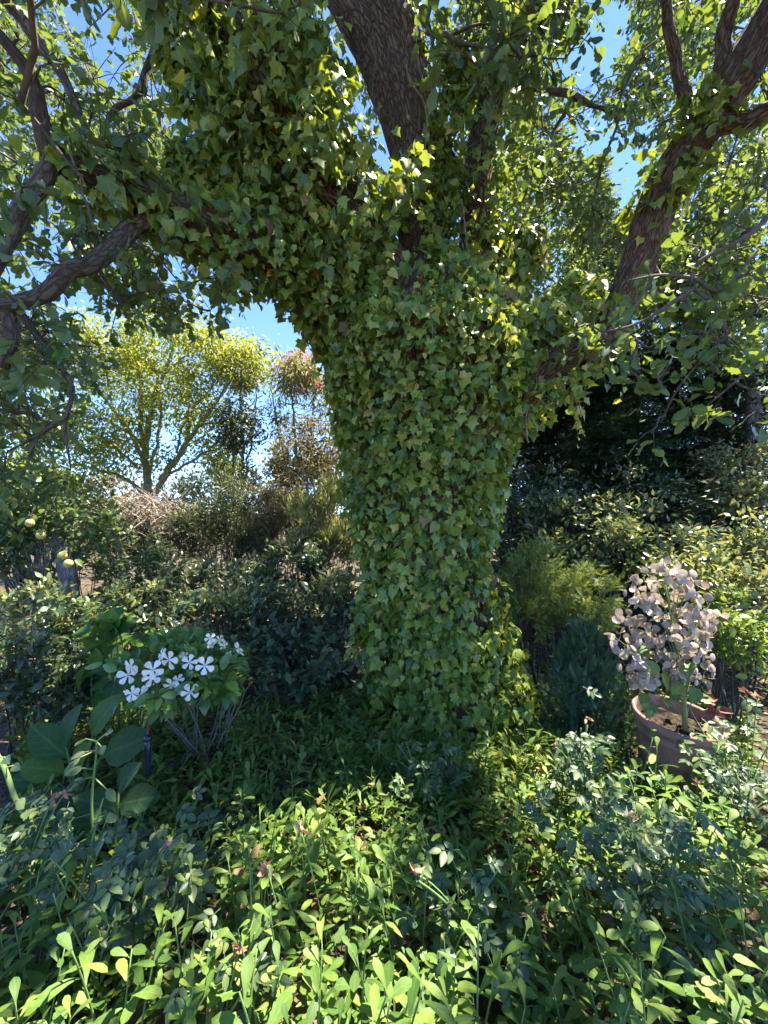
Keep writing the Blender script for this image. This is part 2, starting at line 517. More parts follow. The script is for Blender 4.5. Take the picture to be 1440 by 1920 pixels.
M['yew'] = leaf_mat('yew_needles', [(0, (.012, .030, .012)), (.6, (.026, .052, .020)), (1, (.05, .085, .028))], .12, .5, .4, .0, None, .3, .8)
M['juniper'] = leaf_mat('juniper_needles', [(0, (0.078, 0.132, 0.041)), (.5, (0.130, 0.198, 0.050)), (1, (0.247, 0.286, 0.054))], .25, .55, .3, .0, None, .4, 2.0)
M['dwarf'] = leaf_mat('dwarf_conifer_needles', [(0, (0.022, 0.060, 0.032)), (.6, (0.038, 0.092, 0.047)), (1, (0.066, 0.127, 0.054))], .12, .5, .4, .0, None, .25, 5.0)
M['bright'] = leaf_mat('bright_tree_leaf', [(0, (.06, .11, .025)), (.5, (.11, .18, .035)), (1, (.20, .26, .05))], .42, .45, .4, .0, (.14, .19, .07), .3, .7, (2.0, 1.8, .5))
M['apple'] = leaf_mat('apple_leaf', [(0, (0.039, 0.081, 0.020)), (.5, (0.075, 0.132, 0.031)), (1, (0.130, 0.184, 0.045))], .33, .4, .45, .0, (.10, .15, .08), .3, 1.2)
M['broad'] = leaf_mat('broad_leaf', [(0, (.016, .050, .022)), (.5, (.032, .080, .026)), (1, (.10, .17, .03))], .28, .6, .2, .3, (.08, .14, .04), .3, 2.0, (1.8, 1.7, .5), 6.0)
M['hydra'] = leaf_mat('big_shrub_leaf', [(0, (0.033, 0.094, 0.018)), (.5, (0.058, 0.143, 0.023)), (1, (0.117, 0.209, 0.027))], .35, .4, .45, .3, (.08, .15, .06), .2, 2.0, side_veins=6.0)
M['glossy'] = leaf_mat('glossy_leaf', [(0, (.045, .11, .020)), (.5, (.085, .17, .030)), (1, (.19, .28, .045))], .3, .3, .5, .3, (.12, .19, .06), .25, 3.0)
M['honesty'] = leaf_mat('honesty_leaf', [(0, (0.072, 0.137, 0.030)), (.6, (0.120, 0.189, 0.040)), (1, (0.192, 0.242, 0.060))], .35, .5, .35, .3, None, .2, 3.0)
M['disc'] = leaf_mat('seed_disc', [(0, (.25, .185, .135)), (.5, (.345, .27, .205)), (1, (.45, .375, .30))], .28, .5, .3, .0, None, .25, 4.0, (1.05, 1.0, .85), blotch=(110, .9))
M['dry'] = leaf_mat('dry_leaf', [(0, (.085, .050, .022)), (.5, (.16, .10, .045)), (1, (.30, .205, .105))], .15, .7, .25, .2, None, .2, 2.0, (1.3, 1.1, .7))
M['drystalk'] = leaf_mat('dry_stalk', [(0, (.10, .08, .06)), (.6, (.19, .155, .125)), (1, (.32, .27, .23))], .1, .8, .2, .0, None, .3, 1.0, (1, 1, 1))
M['petal'] = leaf_mat('white_petal', [(0, (.70, .66, .56)), (1, (.82, .79, .70))], .25, .5, .3, .0, None, .1, 3.0, (1, 1, 1))
M['cream'] = leaf_mat('cream_petal', [(0, (.55, .46, .27)), (1, (.70, .62, .42))], .25, .6, .3, .0, None, .1, 3.0, (1, 1, 1))
M['pink'] = leaf_mat('pink_petal', [(0, (.45, .09, .13)), (1, (.68, .20, .25))], .35, .5, .3, .0, None, .2, 3.0, (1.2, .9, .9))
M['wither'] = leaf_mat('withered_petal', [(0, (.20, .09, .05)), (.5, (.34, .18, .10)), (1, (.46, .31, .19))], .2, .7, .2, .0, None, .2, 5.0, (1.2, 1, .8))
M['redcurl'] = simple_mat('red_brown_withered', (.17, .055, .04), (.30, .125, .095), 25, .6, .3, .3)
M['bark'] = bark_mat('oak_bark', (.036, .022, .014), (.13, .080, .050), (.26, .178, .12), 52, 1.0, .24)
M['bark_small'] = bark_mat('branch_bark', (.026, .019, .013), (.075, .056, .038), (.14, .108, .078), 40, .5, .3)
M['twig'] = simple_mat('twig_bark', (.055, .042, .032), (.12, .095, .075), 30, .85, .2, .0)
M['pale_bark'] = bark_mat('pale_bark', (.12, .10, .06), (.26, .22, .13), (.36, .31, .2), 30, .3, .4)
M['grey_bark'] = bark_mat('grey_bark', (.06, .055, .05), (.15, .14, .125), (.25, .24, .22), 30, .5, .4)
M['stem_green'] = simple_mat('green_stem', (.09, .16, .04), (.17, .24, .07), 20, .5, .4, .0)
M['stem_grey'] = simple_mat('grey_stem', (.11, .095, .075), (.22, .195, .165), 40, .8, .2, .1)
M['vine'] = simple_mat('ivy_stem', (.12, .075, .05), (.26, .18, .125), 30, .8, .2, .2)
M['terra'] = simple_mat('terracotta', (.19, .092, .066), (.31, .165, .125), 7, .8, .25, .15)
def _weather(m):
    nt = m.node_tree; pb = [n for n in nt.nodes if n.type == 'BSDF_PRINCIPLED'][0]
    src = pb.inputs['Base Color'].links[0].from_socket
    tc = nt.nodes.new('ShaderNodeTexCoord'); nz = nt.nodes.new('ShaderNodeTexNoise'); nz.inputs['Scale'].default_value = 16; nz.inputs['Detail'].default_value = 8; nz.inputs['Roughness'].default_value = .7
    nt.links.new(tc.outputs['Object'], nz.inputs['Vector'])
    f = math_node(nt, 'MULTIPLY', math_node(nt, 'SUBTRACT', nz.outputs['Fac'], .5), 3.0, clamp=True)
    col = mix_col(nt, f, src, (.36, .29, .25))
    n2 = nt.nodes.new('ShaderNodeTexNoise'); n2.inputs['Scale'].default_value = 5; n2.inputs['Detail'].default_value = 6
    nt.links.new(tc.outputs['Object'], n2.inputs['Vector'])
    g = math_node(nt, 'MULTIPLY', math_node(nt, 'SUBTRACT', n2.outputs['Fac'], .55), 3.5, clamp=True)
    nt.links.new(mix_col(nt, g, col, (.075, .055, .04)), pb.inputs['Base Color'])
_weather(M['terra'])
M['soil'] = simple_mat('potting_soil', (.022, .016, .011), (.075, .055, .038), 60, .95, .1, .8)
M['plastic'] = simple_mat('dark_plastic', (.016, .018, .024), (.035, .04, .05), 10, .3, .5, .0)
M['applefruit'] = simple_mat('apple_skin', (.34, .27, .05), (.52, .43, .12), 28, .4, .45, .0)
M['redfruit'] = simple_mat('red_apple_skin', (.22, .02, .015), (.34, .06, .03), 12, .3, .5, .0)


def ground_mat():
    m, nt, new, ln = nodes_of('garden_soil')
    geo = new('ShaderNodeNewGeometry')
    a = new('ShaderNodeTexNoise'); a.inputs['Scale'].default_value = 2.2; a.inputs['Detail'].default_value = 6; ln(geo.outputs['Position'], a.inputs['Vector'])
    b = new('ShaderNodeTexVoronoi'); b.inputs['Scale'].default_value = 34; ln(geo.outputs['Position'], b.inputs['Vector'])
    ramp = new('ShaderNodeValToRGB'); cr = ramp.color_ramp; cr.elements.new(.5)
    for e, (p, c) in zip(cr.elements, ((.3, (.025, .020, .014)), (.5, (.055, .042, .027)), (.75, (.10, .078, .05)))): e.position = p; e.color = (*c, 1)
    ln(a.outputs['Fac'], ramp.inputs['Fac'])
    sp = new('ShaderNodeSeparateColor'); ln(b.outputs['Color'], sp.inputs[0])
    lit = math_node(nt, 'MULTIPLY', math_node(nt, 'GREATER_THAN', sp.outputs[0], .72), .7)
    col = mix_col(nt, lit, ramp.outputs['Color'], (.16, .11, .07))
    pb = new('ShaderNodeBsdfPrincipled'); ln(col, pb.inputs['Base Color']); pb.inputs['Roughness'].default_value = .95
    pb.inputs['Specular IOR Level'].default_value = .1
    bp = new('ShaderNodeBump'); bp.inputs['Strength'].default_value = .6; bp.inputs['Distance'].default_value = .02
    ln(b.outputs['Distance'], bp.inputs['Height']); ln(bp.outputs[0], pb.inputs['Normal'])
    out = new('ShaderNodeOutputMaterial'); ln(pb.outputs[0], out.inputs['Surface'])
    return m


M['ground'] = ground_mat()

# ------------------------------------------------------------------ ground
gx = np.unique(np.concatenate([np.linspace(-7, 7, 61), np.sign(np.linspace(-1, 1, 41)) * 7 + np.sign(np.linspace(-1, 1, 41)) * (np.abs(np.linspace(-1, 1, 41)) ** 3) * 600]))
gy = np.unique(np.concatenate([np.linspace(-4, 10, 61), 10 + (np.linspace(0, 1, 24) ** 3) * 800, -4 - (np.linspace(0, 1, 10) ** 3) * 200]))
GX, GY = np.meshgrid(gx, gy, indexing='ij')
GV = np.stack([GX, GY, ground_z(GX, GY)], -1).reshape(-1, 3)
ii, jj = np.meshgrid(np.arange(len(gx) - 1), np.arange(len(gy) - 1), indexing='ij')
a = (ii * len(gy) + jj).ravel(); b = a + len(gy); c = b + 1; d_ = a + 1
GF = np.concatenate([np.stack([a, b, c], 1), np.stack([a, c, d_], 1)])
tag(link('ground', new_mesh('ground', GV, GF, M['ground'], GV[:, :2].copy())), 'dark garden soil under the plants', None, None, 'structure')

# fallen leaves: uncountable litter lying on the soil
n = 2000
fx = rng.uniform(-3.6, 3.6, n); fy = rng.uniform(.6, 5.5, n)
fp = np.stack([fx, fy, ground_z(fx, fy) + .012], 1)
lit = MB().add(scatter(oak_s + oval_s, fp, rand_dir(n) * [1, 1, .25], np.tile([0, 0, 1.0], (n, 1)) + rng.normal(size=(n, 3)) * .35, rng.uniform(.04, .09, n))).build('leaf_litter', M['dry'])
tag(lit, 'dry brown fallen leaves strewn over the soil', None, None, 'stuff')

# ------------------------------------------------------------------ the oak
oak = thing('oak_tree', 'great spreading oak wrapped in ivy in the middle of the garden', 'tree', (.32, 3.05, float(ground_z(.32, 3.05))))
LIMBS = {}


def limb(name, spec, step=.06, sides=20, ridge=.035, mat='bark', seed=0.0):
    """spec: list of (px, py, depth, radius)"""
    pts = np.array([P(x, y, d) for x, y, d, r in spec]); rad = np.array([s[3] for s in spec])
    pts, rad = resample(pts, rad, step)
    if name == 'branch':
        amp = np.minimum(rad * .55, .018)[:, None] * np.clip(np.arange(len(pts)) / 4.0, 0, 1)[:, None]
        pts = pts + amp * np.stack([wob(pts, 13, seed), wob(pts, 12, seed + 2), wob(pts, 14, seed + 4)], 1)
        rad = rad * (1 + .14 * wob(pts, 21, seed + 1))
    MB().add(tube(pts, rad, sides, ridge, seed)).build(name, M[mat], oak)
    LIMBS.setdefault(name, []).append((pts, rad))
    return pts, rad


TRUNK = limb('trunk', [(862, 1440, 3.0, .58), (846, 1320, 3.0, .47), (812, 1190, 3.0, .385), (795, 1050, 3.0, .36), (794, 920, 3.02, .42), (798, 800, 3.05, .54), (795, 690, 3.08, .62), (795, 610, 3.1, .56), (800, 545, 3.12, .36), (800, 510, 3.14, .22)], .04, 64, .03)
LEAD = limb('limb', [(812, 640, 3.12, .26), (792, 540, 3.1, .155), (782, 430, 3.1, .15), (784, 330, 3.08, .17), (765, 210, 3.0, .205), (725, 80, 2.92, .225), (670, -30, 2.85, .23), (600, -170, 2.8, .24), (560, -420, 2.8, .19), (600, -760, 2.8, .11)], .05, 40, .04, seed=1.0)
LEFT = limb('limb', [(745, 670, 3.05, .38), (655, 545, 2.85, .26), (545, 472, 2.65, .18), (430, 450, 2.45, .145), (325, 400, 2.28, .10), (215, 352, 2.15, .075), (110, 300, 2.0, .058), (80, 240, 1.95, .04), (55, 140, 1.9, .03), (-40, 20, 1.8, .02)], .05, 28, .04, seed=2.0)
LLOW = limb('branch', [(318, 400, 2.27, .058), (265, 425, 2.2, .048), (200, 470, 2.12, .045), (140, 508, 2.05, .042), (60, 552, 1.98, .036), (10, 572, 1.93, .032), (-80, 590, 1.85, .025)], .04, 18, .045, 'bark_small', seed=3.0)
LDN = limb('branch', [(100, 300, 1.98, .042), (72, 355, 1.95, .040), (38, 395, 1.92, .035), (22, 450, 1.9, .026), (-20, 520, 1.85, .025)], .04, 16, .045, 'bark_small', 4.0)
UPL = limb('limb', [(735, 560, 2.95, .26), (640, 430, 2.8, .24), (560, 290, 2.65, .20), (490, 130, 2.5, .17), (420, -30, 2.35, .14), (340, -260, 2.2, .10), (260, -600, 2.1, .06)], .05, 24, .04, seed=5.0)
RIGHT = limb('limb', [(850, 800, 3.05, .30), (960, 735, 2.92, .17), (1050, 670, 2.82, .115), (1150, 595, 2.72, .10), (1205, 470, 2.6, .105), (1250, 345, 2.5, .108), (1330, 225, 2.38, .10), (1400, 115, 2.28, .10), (1470, -10, 2.2, .095), (1580, -200, 2.1, .08), (1700, -520, 1.95, .05)], .05, 28, .05, seed=6.0)
limb('branch', [(1310, 250, 2.4, .055), (1375, 228, 2.3, .05), (1440, 205, 2.2, .045), (1560, 170, 2.0, .03)], .04, 14, .04, seed=7.0)
limb('branch', [(1320, 235, 2.4, .05), (1345, 150, 2.35, .045), (1358, 60, 2.3, .04), (1375, -60, 2.2, .03), (1400, -300, 2.1, .02)], .04, 14, .04, seed=8.0)
limb('branch', [(1322, 240, 2.42, .042), (1285, 170, 2.4, .036), (1258, 90, 2.35, .03), (1250, 0, 2.3, .026), (1230, -120, 2.2, .02)], .04, 12, .04, seed=9.0)
RSTEM = limb('limb', [(860, 640, 3.2, .16), (885, 520, 3.2, .12), (890, 400, 3.2, .11), (905, 260, 3.15, .11), (950, 120, 3.1, .11), (1010, 10, 3.0, .10), (1080, -150, 2.9, .08), (1180, -420, 2.7, .05)], .05, 18, .05, seed=10.0)
limb('branch', [(930, 160, 3.1, .05), (990, 165, 3.05, .030), (1040, 172, 3.0, .024), (1085, 182, 3.0, .026), (1112, 196, 3.0, .016), (1138, 206, 3.0, .014), (1158, 232, 3.0, .011), (1136, 285, 3.0, .008), (1118, 330, 3.0, .006), (1075, 350, 3.0, .004)], .04, 10, .06, 'bark_small', 11.0)
limb('branch', [(1075, 190, 3.0, .016), (1040, 240, 3.05, .012), (1010, 300, 3.1, .009), (980, 380, 3.15, .006)], .05, 8, .05, 'bark_small', 12.0)
limb('branch', [(8, 572, 1.95, .035), (22, 620, 1.95, .032), (12, 690, 1.95, .02)], .04, 10, .05, 'bark_small', 13.0)
limb('branch', [(30, 575, 1.96, .018), (70, 630, 2.0, .016), (108, 678, 2.0, .015), (134, 730, 2.0, .012), (122, 795, 2.0, .009), (132, 880, 2.0, .004)], .03, 10, .07, 'bark_small', 14.0)
limb('branch', [(124, 790, 2.0, .014), (95, 800, 2.0, .012), (66, 825, 2.0, .009), (44, 890, 2.0, .006)], .03, 8, .07, 'bark_small', 15.0)
limb('branch', [(176, 285, 2.2, .004), (142, 190, 2.2, .020), (100, 115, 2.15, .024), (40, 40, 2.1, .03), (-20, -40, 2.0, .034)], .04, 10, .06, 'bark_small', 16.0)
limb('branch', [(195, 245, 2.6, .012), (215, 205, 2.6, .018), (258, 182, 2.6, .022), (280, 120, 2.6, .024), (330, 20, 2.55, .03), (420, -60, 2.4, .04)], .04, 10, .06, 'bark_small', 17.0)
limb('branch', [(800, 60, 2.95, .02), (845, 72, 2.85, .017), (885, 85, 2.8, .014), (930, 96, 2.75, .008)], .03, 8, .06, 'twig', 18.0)
limb('branch', [(840, 70, 2.86, .012), (880, 50, 2.8, .01), (930, 45, 2.75, .008), (985, 42, 2.7, .005)], .03, 8, .06, 'twig', 19.0)
limb('branch', [(1420, 470, 1.75, .007), (1350, 545, 1.75, .008), (1300, 520, 1.75, .008), (1240, 515, 1.76, .006), (1180, 525, 1.78, .003)], .03, 8, .05, 'twig', 20.0)
limb('branch', [(1460, 380, 1.7, .010), (1405, 440, 1.72, .009), (1310, 490, 1.74, .008), (1302, 540, 1.74, .007), (1345, 575, 1.72, .008), (1365, 640, 1.7, .005)], .03, 8, .05, 'twig', 21.0)
limb('branch', [(1302, 540, 1.74, .009), (1250, 575, 1.74, .007), (1190, 608, 1.74, .006), (1130, 622, 1.74, .004)], .03, 8, .05, 'twig', 22.0)
limb('branch', [(1160, 612, 1.74, .005), (1195, 640, 1.74, .004), (1180, 690, 1.74, .004), (1230, 730, 1.74, .003)], .03, 6, .05, 'twig', 23.0)
limb('branch', [(1470, 540, 1.65, .006), (1390, 600, 1.66, .005), (1330, 660, 1.68, .004), (1270, 730, 1.7, .005), (1240, 790, 1.7, .003)], .03, 6, .05, 'twig', 24.0)
limb('branch', [(1480, 640, 1.6, .005), (1410, 690, 1.62, .004), (1350, 740, 1.64, .005), (1310, 775, 1.65, .003)], .03, 6, .05, 'twig', 25.0)
# limbs added over the camera, above the frame, to carry the shading leaf clusters
OVER = [([(700, -40, 2.9, .2), (820, -500, 2.3, .14), (1000, -1100, 1.7, .10), (1400, -2600, 1.0, .06)], 26.0),
        ([(1580, -200, 2.1, .07), (1900, -600, 1.7, .06), (2600, -1500, 1.2, .04)], 27.0),
        ([(340, -260, 2.2, .09), (200, -900, 1.6, .07), (-200, -2200, 1.0, .04)], 28.0),
        ([(1010, 10, 3.0, .08), (1250, -250, 3.4, .07), (1500, -420, 3.8, .05)], 29.0)]
for spec, sd in OVER:
    limb('branch', spec, .1, 10, .04, 'bark', sd)

# --- crown: twig clusters
GAPS = [(525, 610, 66, 62), (620, 600, 40, 50), (490, 640, 40, 30), (225, 60, 38, 34), (130, 20, 30, 26), (70, 500, 48, 34), (150, 560, 40, 26), (735, 15, 30, 25), (1120, 100, 42, 70),
        (1120, 260, 42, 60), (1175, 335, 36, 55), (1200, 270, 30, 30), (1085, 230, 25, 40), (1150, 20, 30, 40), (465, 590, 45, 40), (110, 430, 26, 22), (235, 130, 20, 30)]


def in_gap(px, py, grow=0.0):
    return any(((px - x) / (a + grow)) ** 2 + ((py - y) / (b + grow)) ** 2 < 1 for x, y, a, b in GAPS)


# places lit through holes shaped in the crown along the sun ray: (px, py, depth, radius in metres)
LIT = [(430, 1410, 2.25, .18), (520, 1420, 2.15, .16), (330, 1480, 1.9, .08), (500, 1330, 2.4, .18), (600, 1450, 2.0, .16), (720, 1390, 2.25, .2), (850, 1450, 2.0, .16), (560, 1510, 1.8, .12), (960, 1390, 2.25, .14), (1000, 1440, 2.05, .08), (450, 1520, 1.75, .12), (1080, 1660, 1.3, .08), (1160, 1440, 1.9, .09), (300, 1720, 1.2, .06), (940, 1250, 2.6, .14), (900, 1080, 2.55, .12), (60, 1850, .95, .07), (1400, 1850, 1.0, .08), (350, 1130, 3.4, .15), (430, 1440, 2.1, .10), (900, 1620, 1.35, .08), (1180, 1080, 3.2, .2), (960, 700, 2.6, .10), (900, 540, 2.5, .12), (1000, 640, 2.6, .10), (680, 1660, 1.12, .15), (640, 1790, 1.0, .14), (740, 1750, 1.05, .10), (610, 1880, .95, .10), (840, 1500, 1.6, .13), (930, 1480, 1.7, .07), (760, 1400, 2.2, .14), (560, 1420, 2.2, .10), (650, 1350, 2.4, .10),
       (636, 1110, 3.5, .18), (600, 990, 4.4, .4), (1090, 1090, 3.3, .26), (1180, 980, 3.7, .3), (1260, 1060, 3.4, .3), (1390, 1010, 3.6, .4), (1350, 920, 4.2, .4), (1060, 1180, 3.0, .14), (1320, 1120, 3.0, .25),
       (870, 600, 2.45, .10), (845, 470, 2.6, .10), (880, 640, 2.45, .08), (790, 790, 2.4, .09), (230, 1130, 3.0, .2), (90, 1180, 2.9, .15), (165, 1320, 2.6, .1), (60, 1030, 3.1, .15),
       (275, 1000, 5.0, .4), (1250, 1200, 2.3, .10), (1290, 1370, 2.2, .06), (1290, 1480, 1.7, .05), (250, 1490, 1.75, .05), (1130, 1560, 1.5, .05)]
LITP = [(P(x, y, d), r) for x, y, d, r in LIT]


def sun_block(c, grow=.16):
    for p, r in LITP:
        v = c - p
        t = v.dot(SUN)
        if t > .3 and np.linalg.norm(v - t * SUN) < r + grow:
            return True
    return False


def far_from_lens(c, r):
    return np.linalg.norm(c - [0, 0, EYE]) > r


clusters = []          # (centre, radius, n leaves, leaf size)
# (px0, px1, py0, py1, depth0, depth1, count)
REG = [(-80, 330, -120, 330, 2.0, 6.5, 285), (-80, 180, 330, 700, 1.9, 4.6, 95), (-60, 110, 600, 900, 2.0, 3.4, 30), (130, 520, 430, 590, 2.2, 4.2, 70), (180, 420, 280, 430, 2.6, 5.5, 55),
       (870, 1180, -120, 330, 2.9, 6.5, 170), (960, 1110, -40, 260, 2.2, 3.0, 16), (1150, 1500, -140, 330, 2.2, 6.5, 290), (1250, 1500, 300, 580, 2.6, 5.5, 80), (1100, 1300, 380, 560, 3.4, 5.4, 40), (500, 900, -100, 120, 3.4, 5.5, 40), (1010, 1130, 240, 420, 3.0, 4.6, 22), (560, 700, 100, 420, 3.4, 5.0, 24), (860, 1010, 200, 420, 3.4, 5.5, 30)]
for x0, x1, y0, y1, d0, d1, cnt in REG:
    k = 0; tries = 0
    while k < cnt and tries < cnt * 6:
        tries += 1
        px, py = rng.uniform(x0, x1), rng.uniform(y0, y1)
        d = (rng.uniform(d0 ** 2, d1 ** 2)) ** .5
        if in_gap(px, py, 6 + 40 / d): continue
        c = P(px, py, d)
        if sun_block(c) and rng.random() < .85: continue
        clusters.append((c, rng.uniform(.18, .33), int(rng.integers(24, 39)), 1.0)); k += 1
# silvery spray hanging close on the right
for (px, py, d, rad, cnt) in [(1240, 720, 1.72, .09, 8), (1300, 790, 1.7, .07, 5), (1225, 805, 1.72, .07, 6), (1150, 625, 1.75, .10, 11), (1120, 640, 1.75, .07, 7), (1310, 620, 1.7, .12, 11), (1370, 640, 1.65, .12, 11), (1400, 560, 1.7, .13, 12), (1330, 500, 1.75, .13, 12),
                              (1400, 430, 1.75, .15, 13), (1270, 560, 1.78, .10, 8), (1420, 740, 1.6, .08, 5), (1340, 745, 1.66, .06, 5), (1440, 650, 1.6, .12, 9), (1430, 350, 1.8, .14, 13), (1240, 640, 1.74, .08, 5), (1210, 560, 1.8, .08, 6), (1390, 690, 1.62, .08, 6), (1195, 690, 1.74, .08, 8), (1255, 690, 1.72, .09, 9), (1290, 740, 1.7, .08, 8), (1180, 640, 1.75, .08, 8), (1100, 610, 1.75, .08, 8), (1140, 650, 1.75, .07, 7), (1340, 690, 1.66, .1, 9), (1420, 790, 1.6, .07, 5), (1280, 640, 1.72, .1, 9), (1360, 590, 1.7, .1, 9), (1300, 460, 1.76, .12, 11), (1230, 500, 1.8, .1, 8), (1410, 500, 1.7, .1, 9),
                              (30, 330, 1.75, .12, 10), (90, 120, 1.8, .14, 14), (40, 190, 1.7, .13, 12), (30, 60, 1.8, .15, 14), (140, 440, 1.9, .1, 8), (20, 480, 1.8, .1, 8), (60, 640, 1.9, .1, 8), (150, 330, 1.9, .1, 8), (1090, 70, 2.0, .10, 9), (1060, 110, 2.1, .1, 8), (1120, 160, 3.0, .16, 14), (1165, 250, 3.0, .16, 12), (1125, 320, 3.0, .16, 12), (1160, 190, 2.9, .12, 10), (1090, 240, 3.0, .14, 10), (1060, 200, 2.9, .15, 12), (450, 10, 1.9, .08, 6), (560, 10, 1.9, .06, 4)]:
    clusters.append((P(px, py, d), rad, cnt, 1.0))
near_n = len(clusters)
# clusters added along sun rays, mostly unseen above the frame, to shade the garden
k = 0
for _ in range(3000):
    g = np.array([rng.uniform(-1.5, 1.6), rng.uniform(.4, 1.55), .4])
    c = g + SUN * ((rng.uniform(3.4, 6.0) - .4) / SUN[2])
    px, py, d = (float(q[0]) for q in to_px(c))
    if (-40 < px < 1480 and py > -60 and in_gap(px, py, 6 + 40 / d)) or sun_block(c, .13) or not far_from_lens(c, 1.9): continue
    clusters.append((c, rng.uniform(.10, .18), int(rng.integers(24, 36)), 1.1)); k += 1
    if k >= 112: break
k = 0
for _ in range(12000):
    q_ = rng.random()
    g = np.array([rng.uniform(-1.5, 1.5), rng.uniform(.45, 1.75), .35]) if q_ < .42 else np.array([rng.uniform(-3.0, 3.0), rng.uniform(.3, 2.6) if q_ < .75 else rng.uniform(2.4, 5.2), .35])
    if g[0] > 1.1 and g[1] > 2.3 and rng.random() < .7: continue
    if abs(g[0]) < 1.3 and 1.7 < g[1] < 2.7 and rng.random() < .5: continue
    t = (rng.uniform(3.2, 6.6) - .35) / SUN[2]
    c = g + SUN * t
    px, py, d = (float(q[0]) for q in to_px(c))
    if d > .15 and -40 < px < 1480 and py > -60:
        if in_gap(px, py, 6 + 40 / d) or py > 420: continue
        if d < 3.4 and 280 < px < 980: continue
        if rng.random() < .35: continue
    if not far_from_lens(c, 1.9): continue
    if sun_block(c, .24): continue
    clusters.append((c, rng.uniform(.14, .24), int(rng.integers(30, 46)), 1.1)); k += 1
    if k >= 190: break

# twigs join each cluster to the nearest wood
wood = np.concatenate([p for key in ('limb', 'branch') for p, r in LIMBS[key]])
wood = wood[wood[:, 2] > 1.9]
order = np.argsort([np.min(np.linalg.norm(wood - c[0], axis=1)) for c in clusters])
tw = MB()
LP, LD, LN, LS = [], [], [], []
for oi_ in order:
    c, rad, cnt, ls = clusters[oi_]
    dist = np.linalg.norm(wood - c, axis=1)
    s0 = wood[int(np.argmin(dist))]
    L = float(dist.min())
    mid = (s0 + c) / 2 + rng.normal(size=3) * L * .13 + np.array([0, 0, .08 * L])
    nseg = max(4, int(L / .11))
    t = np.linspace(0, 1, nseg)[:, None]
    path = (1 - t) ** 2 * s0 + 2 * t * (1 - t) * mid + t ** 2 * c
    path[1:-1] += rng.normal(size=(nseg - 2, 3)) * .012
    r0 = min(.022, .006 + .010 * L)
    tw.add(tube(path, np.linspace(r0, .0035, nseg), 4, cap=False))
    wood = np.concatenate([wood, path[2:]])
    # side twigs with leaves along them
    ns = max(2, cnt // 6)
    out = norm(c - s0)
    left = cnt
    for q in range(ns):
        dirv = norm(out * .6 + rng.normal(size=3) * .75 + np.array([0, 0, -.1]))
        end = c + dirv * rad * rng.uniform(.6, 1.15) + np.array([0, 0, -.03])
        base = path[int(rng.integers(max(1, nseg * 2 // 3), nseg))]
        tt = np.linspace(0, 1, 3)[:, None]
        sub = base * (1 - tt) + end * tt + np.array([0, 0, .03]) * tt * (1 - tt)
        tw.add(tube(sub, np.linspace(.003, .0016, 3), 3, cap=False))
        m = min(left, int(np.ceil(cnt / ns)))
        left -= m
        if m <= 0: break
        u = rng.uniform(.25, 1.0, m)[:, None] ** .7
        LP.append(base * (1 - u) + end * u + rng.normal(size=(m, 3)) * .012)
        LD.append(norm(dirv * .7 + rng.normal(size=(m, 3)) * .75 + np.array([0, 0, -.35])))
        LN.append(norm(np.array([0, -.15, .75]) + rng.normal(size=(m, 3)) * .55))
        LS.append(rng.uniform(.045, .092, m) * ls)
tw.build('twigs', M['twig'], oak, kind='stuff')
leaf_set(oak, oak_x, np.concatenate(LP), np.concatenate(LD), np.concatenate(LN), np.concatenate(LS), M['oak'], 300, oak_t, near=oak_s, near_d=3.3)

# ------------------------------------------------------------------ the ivy on the oak
ivy = thing('ivy', 'thick green ivy with some yellowed leaves clothing the trunk and limbs of the oak', 'ivy', (.32, 2.5, float(ground_z(.32, 2.5))))
IP, ID, IN, IS = [], [], [], []
vine_mb = []


def bare(px, py):
    """patches where the bark shows through"""
    for x, y, a, b in ((905, 1155, 18, 32), (866, 1330, 9, 20), (768, 475, 32, 75), (742, 175, 52, 120), (685, 65, 72, 62), (640, 15, 60, 40), (640, 365, 50, 26), (475, 468, 26, 10), (1030, 690, 34, 16), (720, 290, 26, 34), (780, 520, 16, 24)):
        if ((px - x) / a) ** 2 + ((py - y) / b) ** 2 < 1: return True
    return False


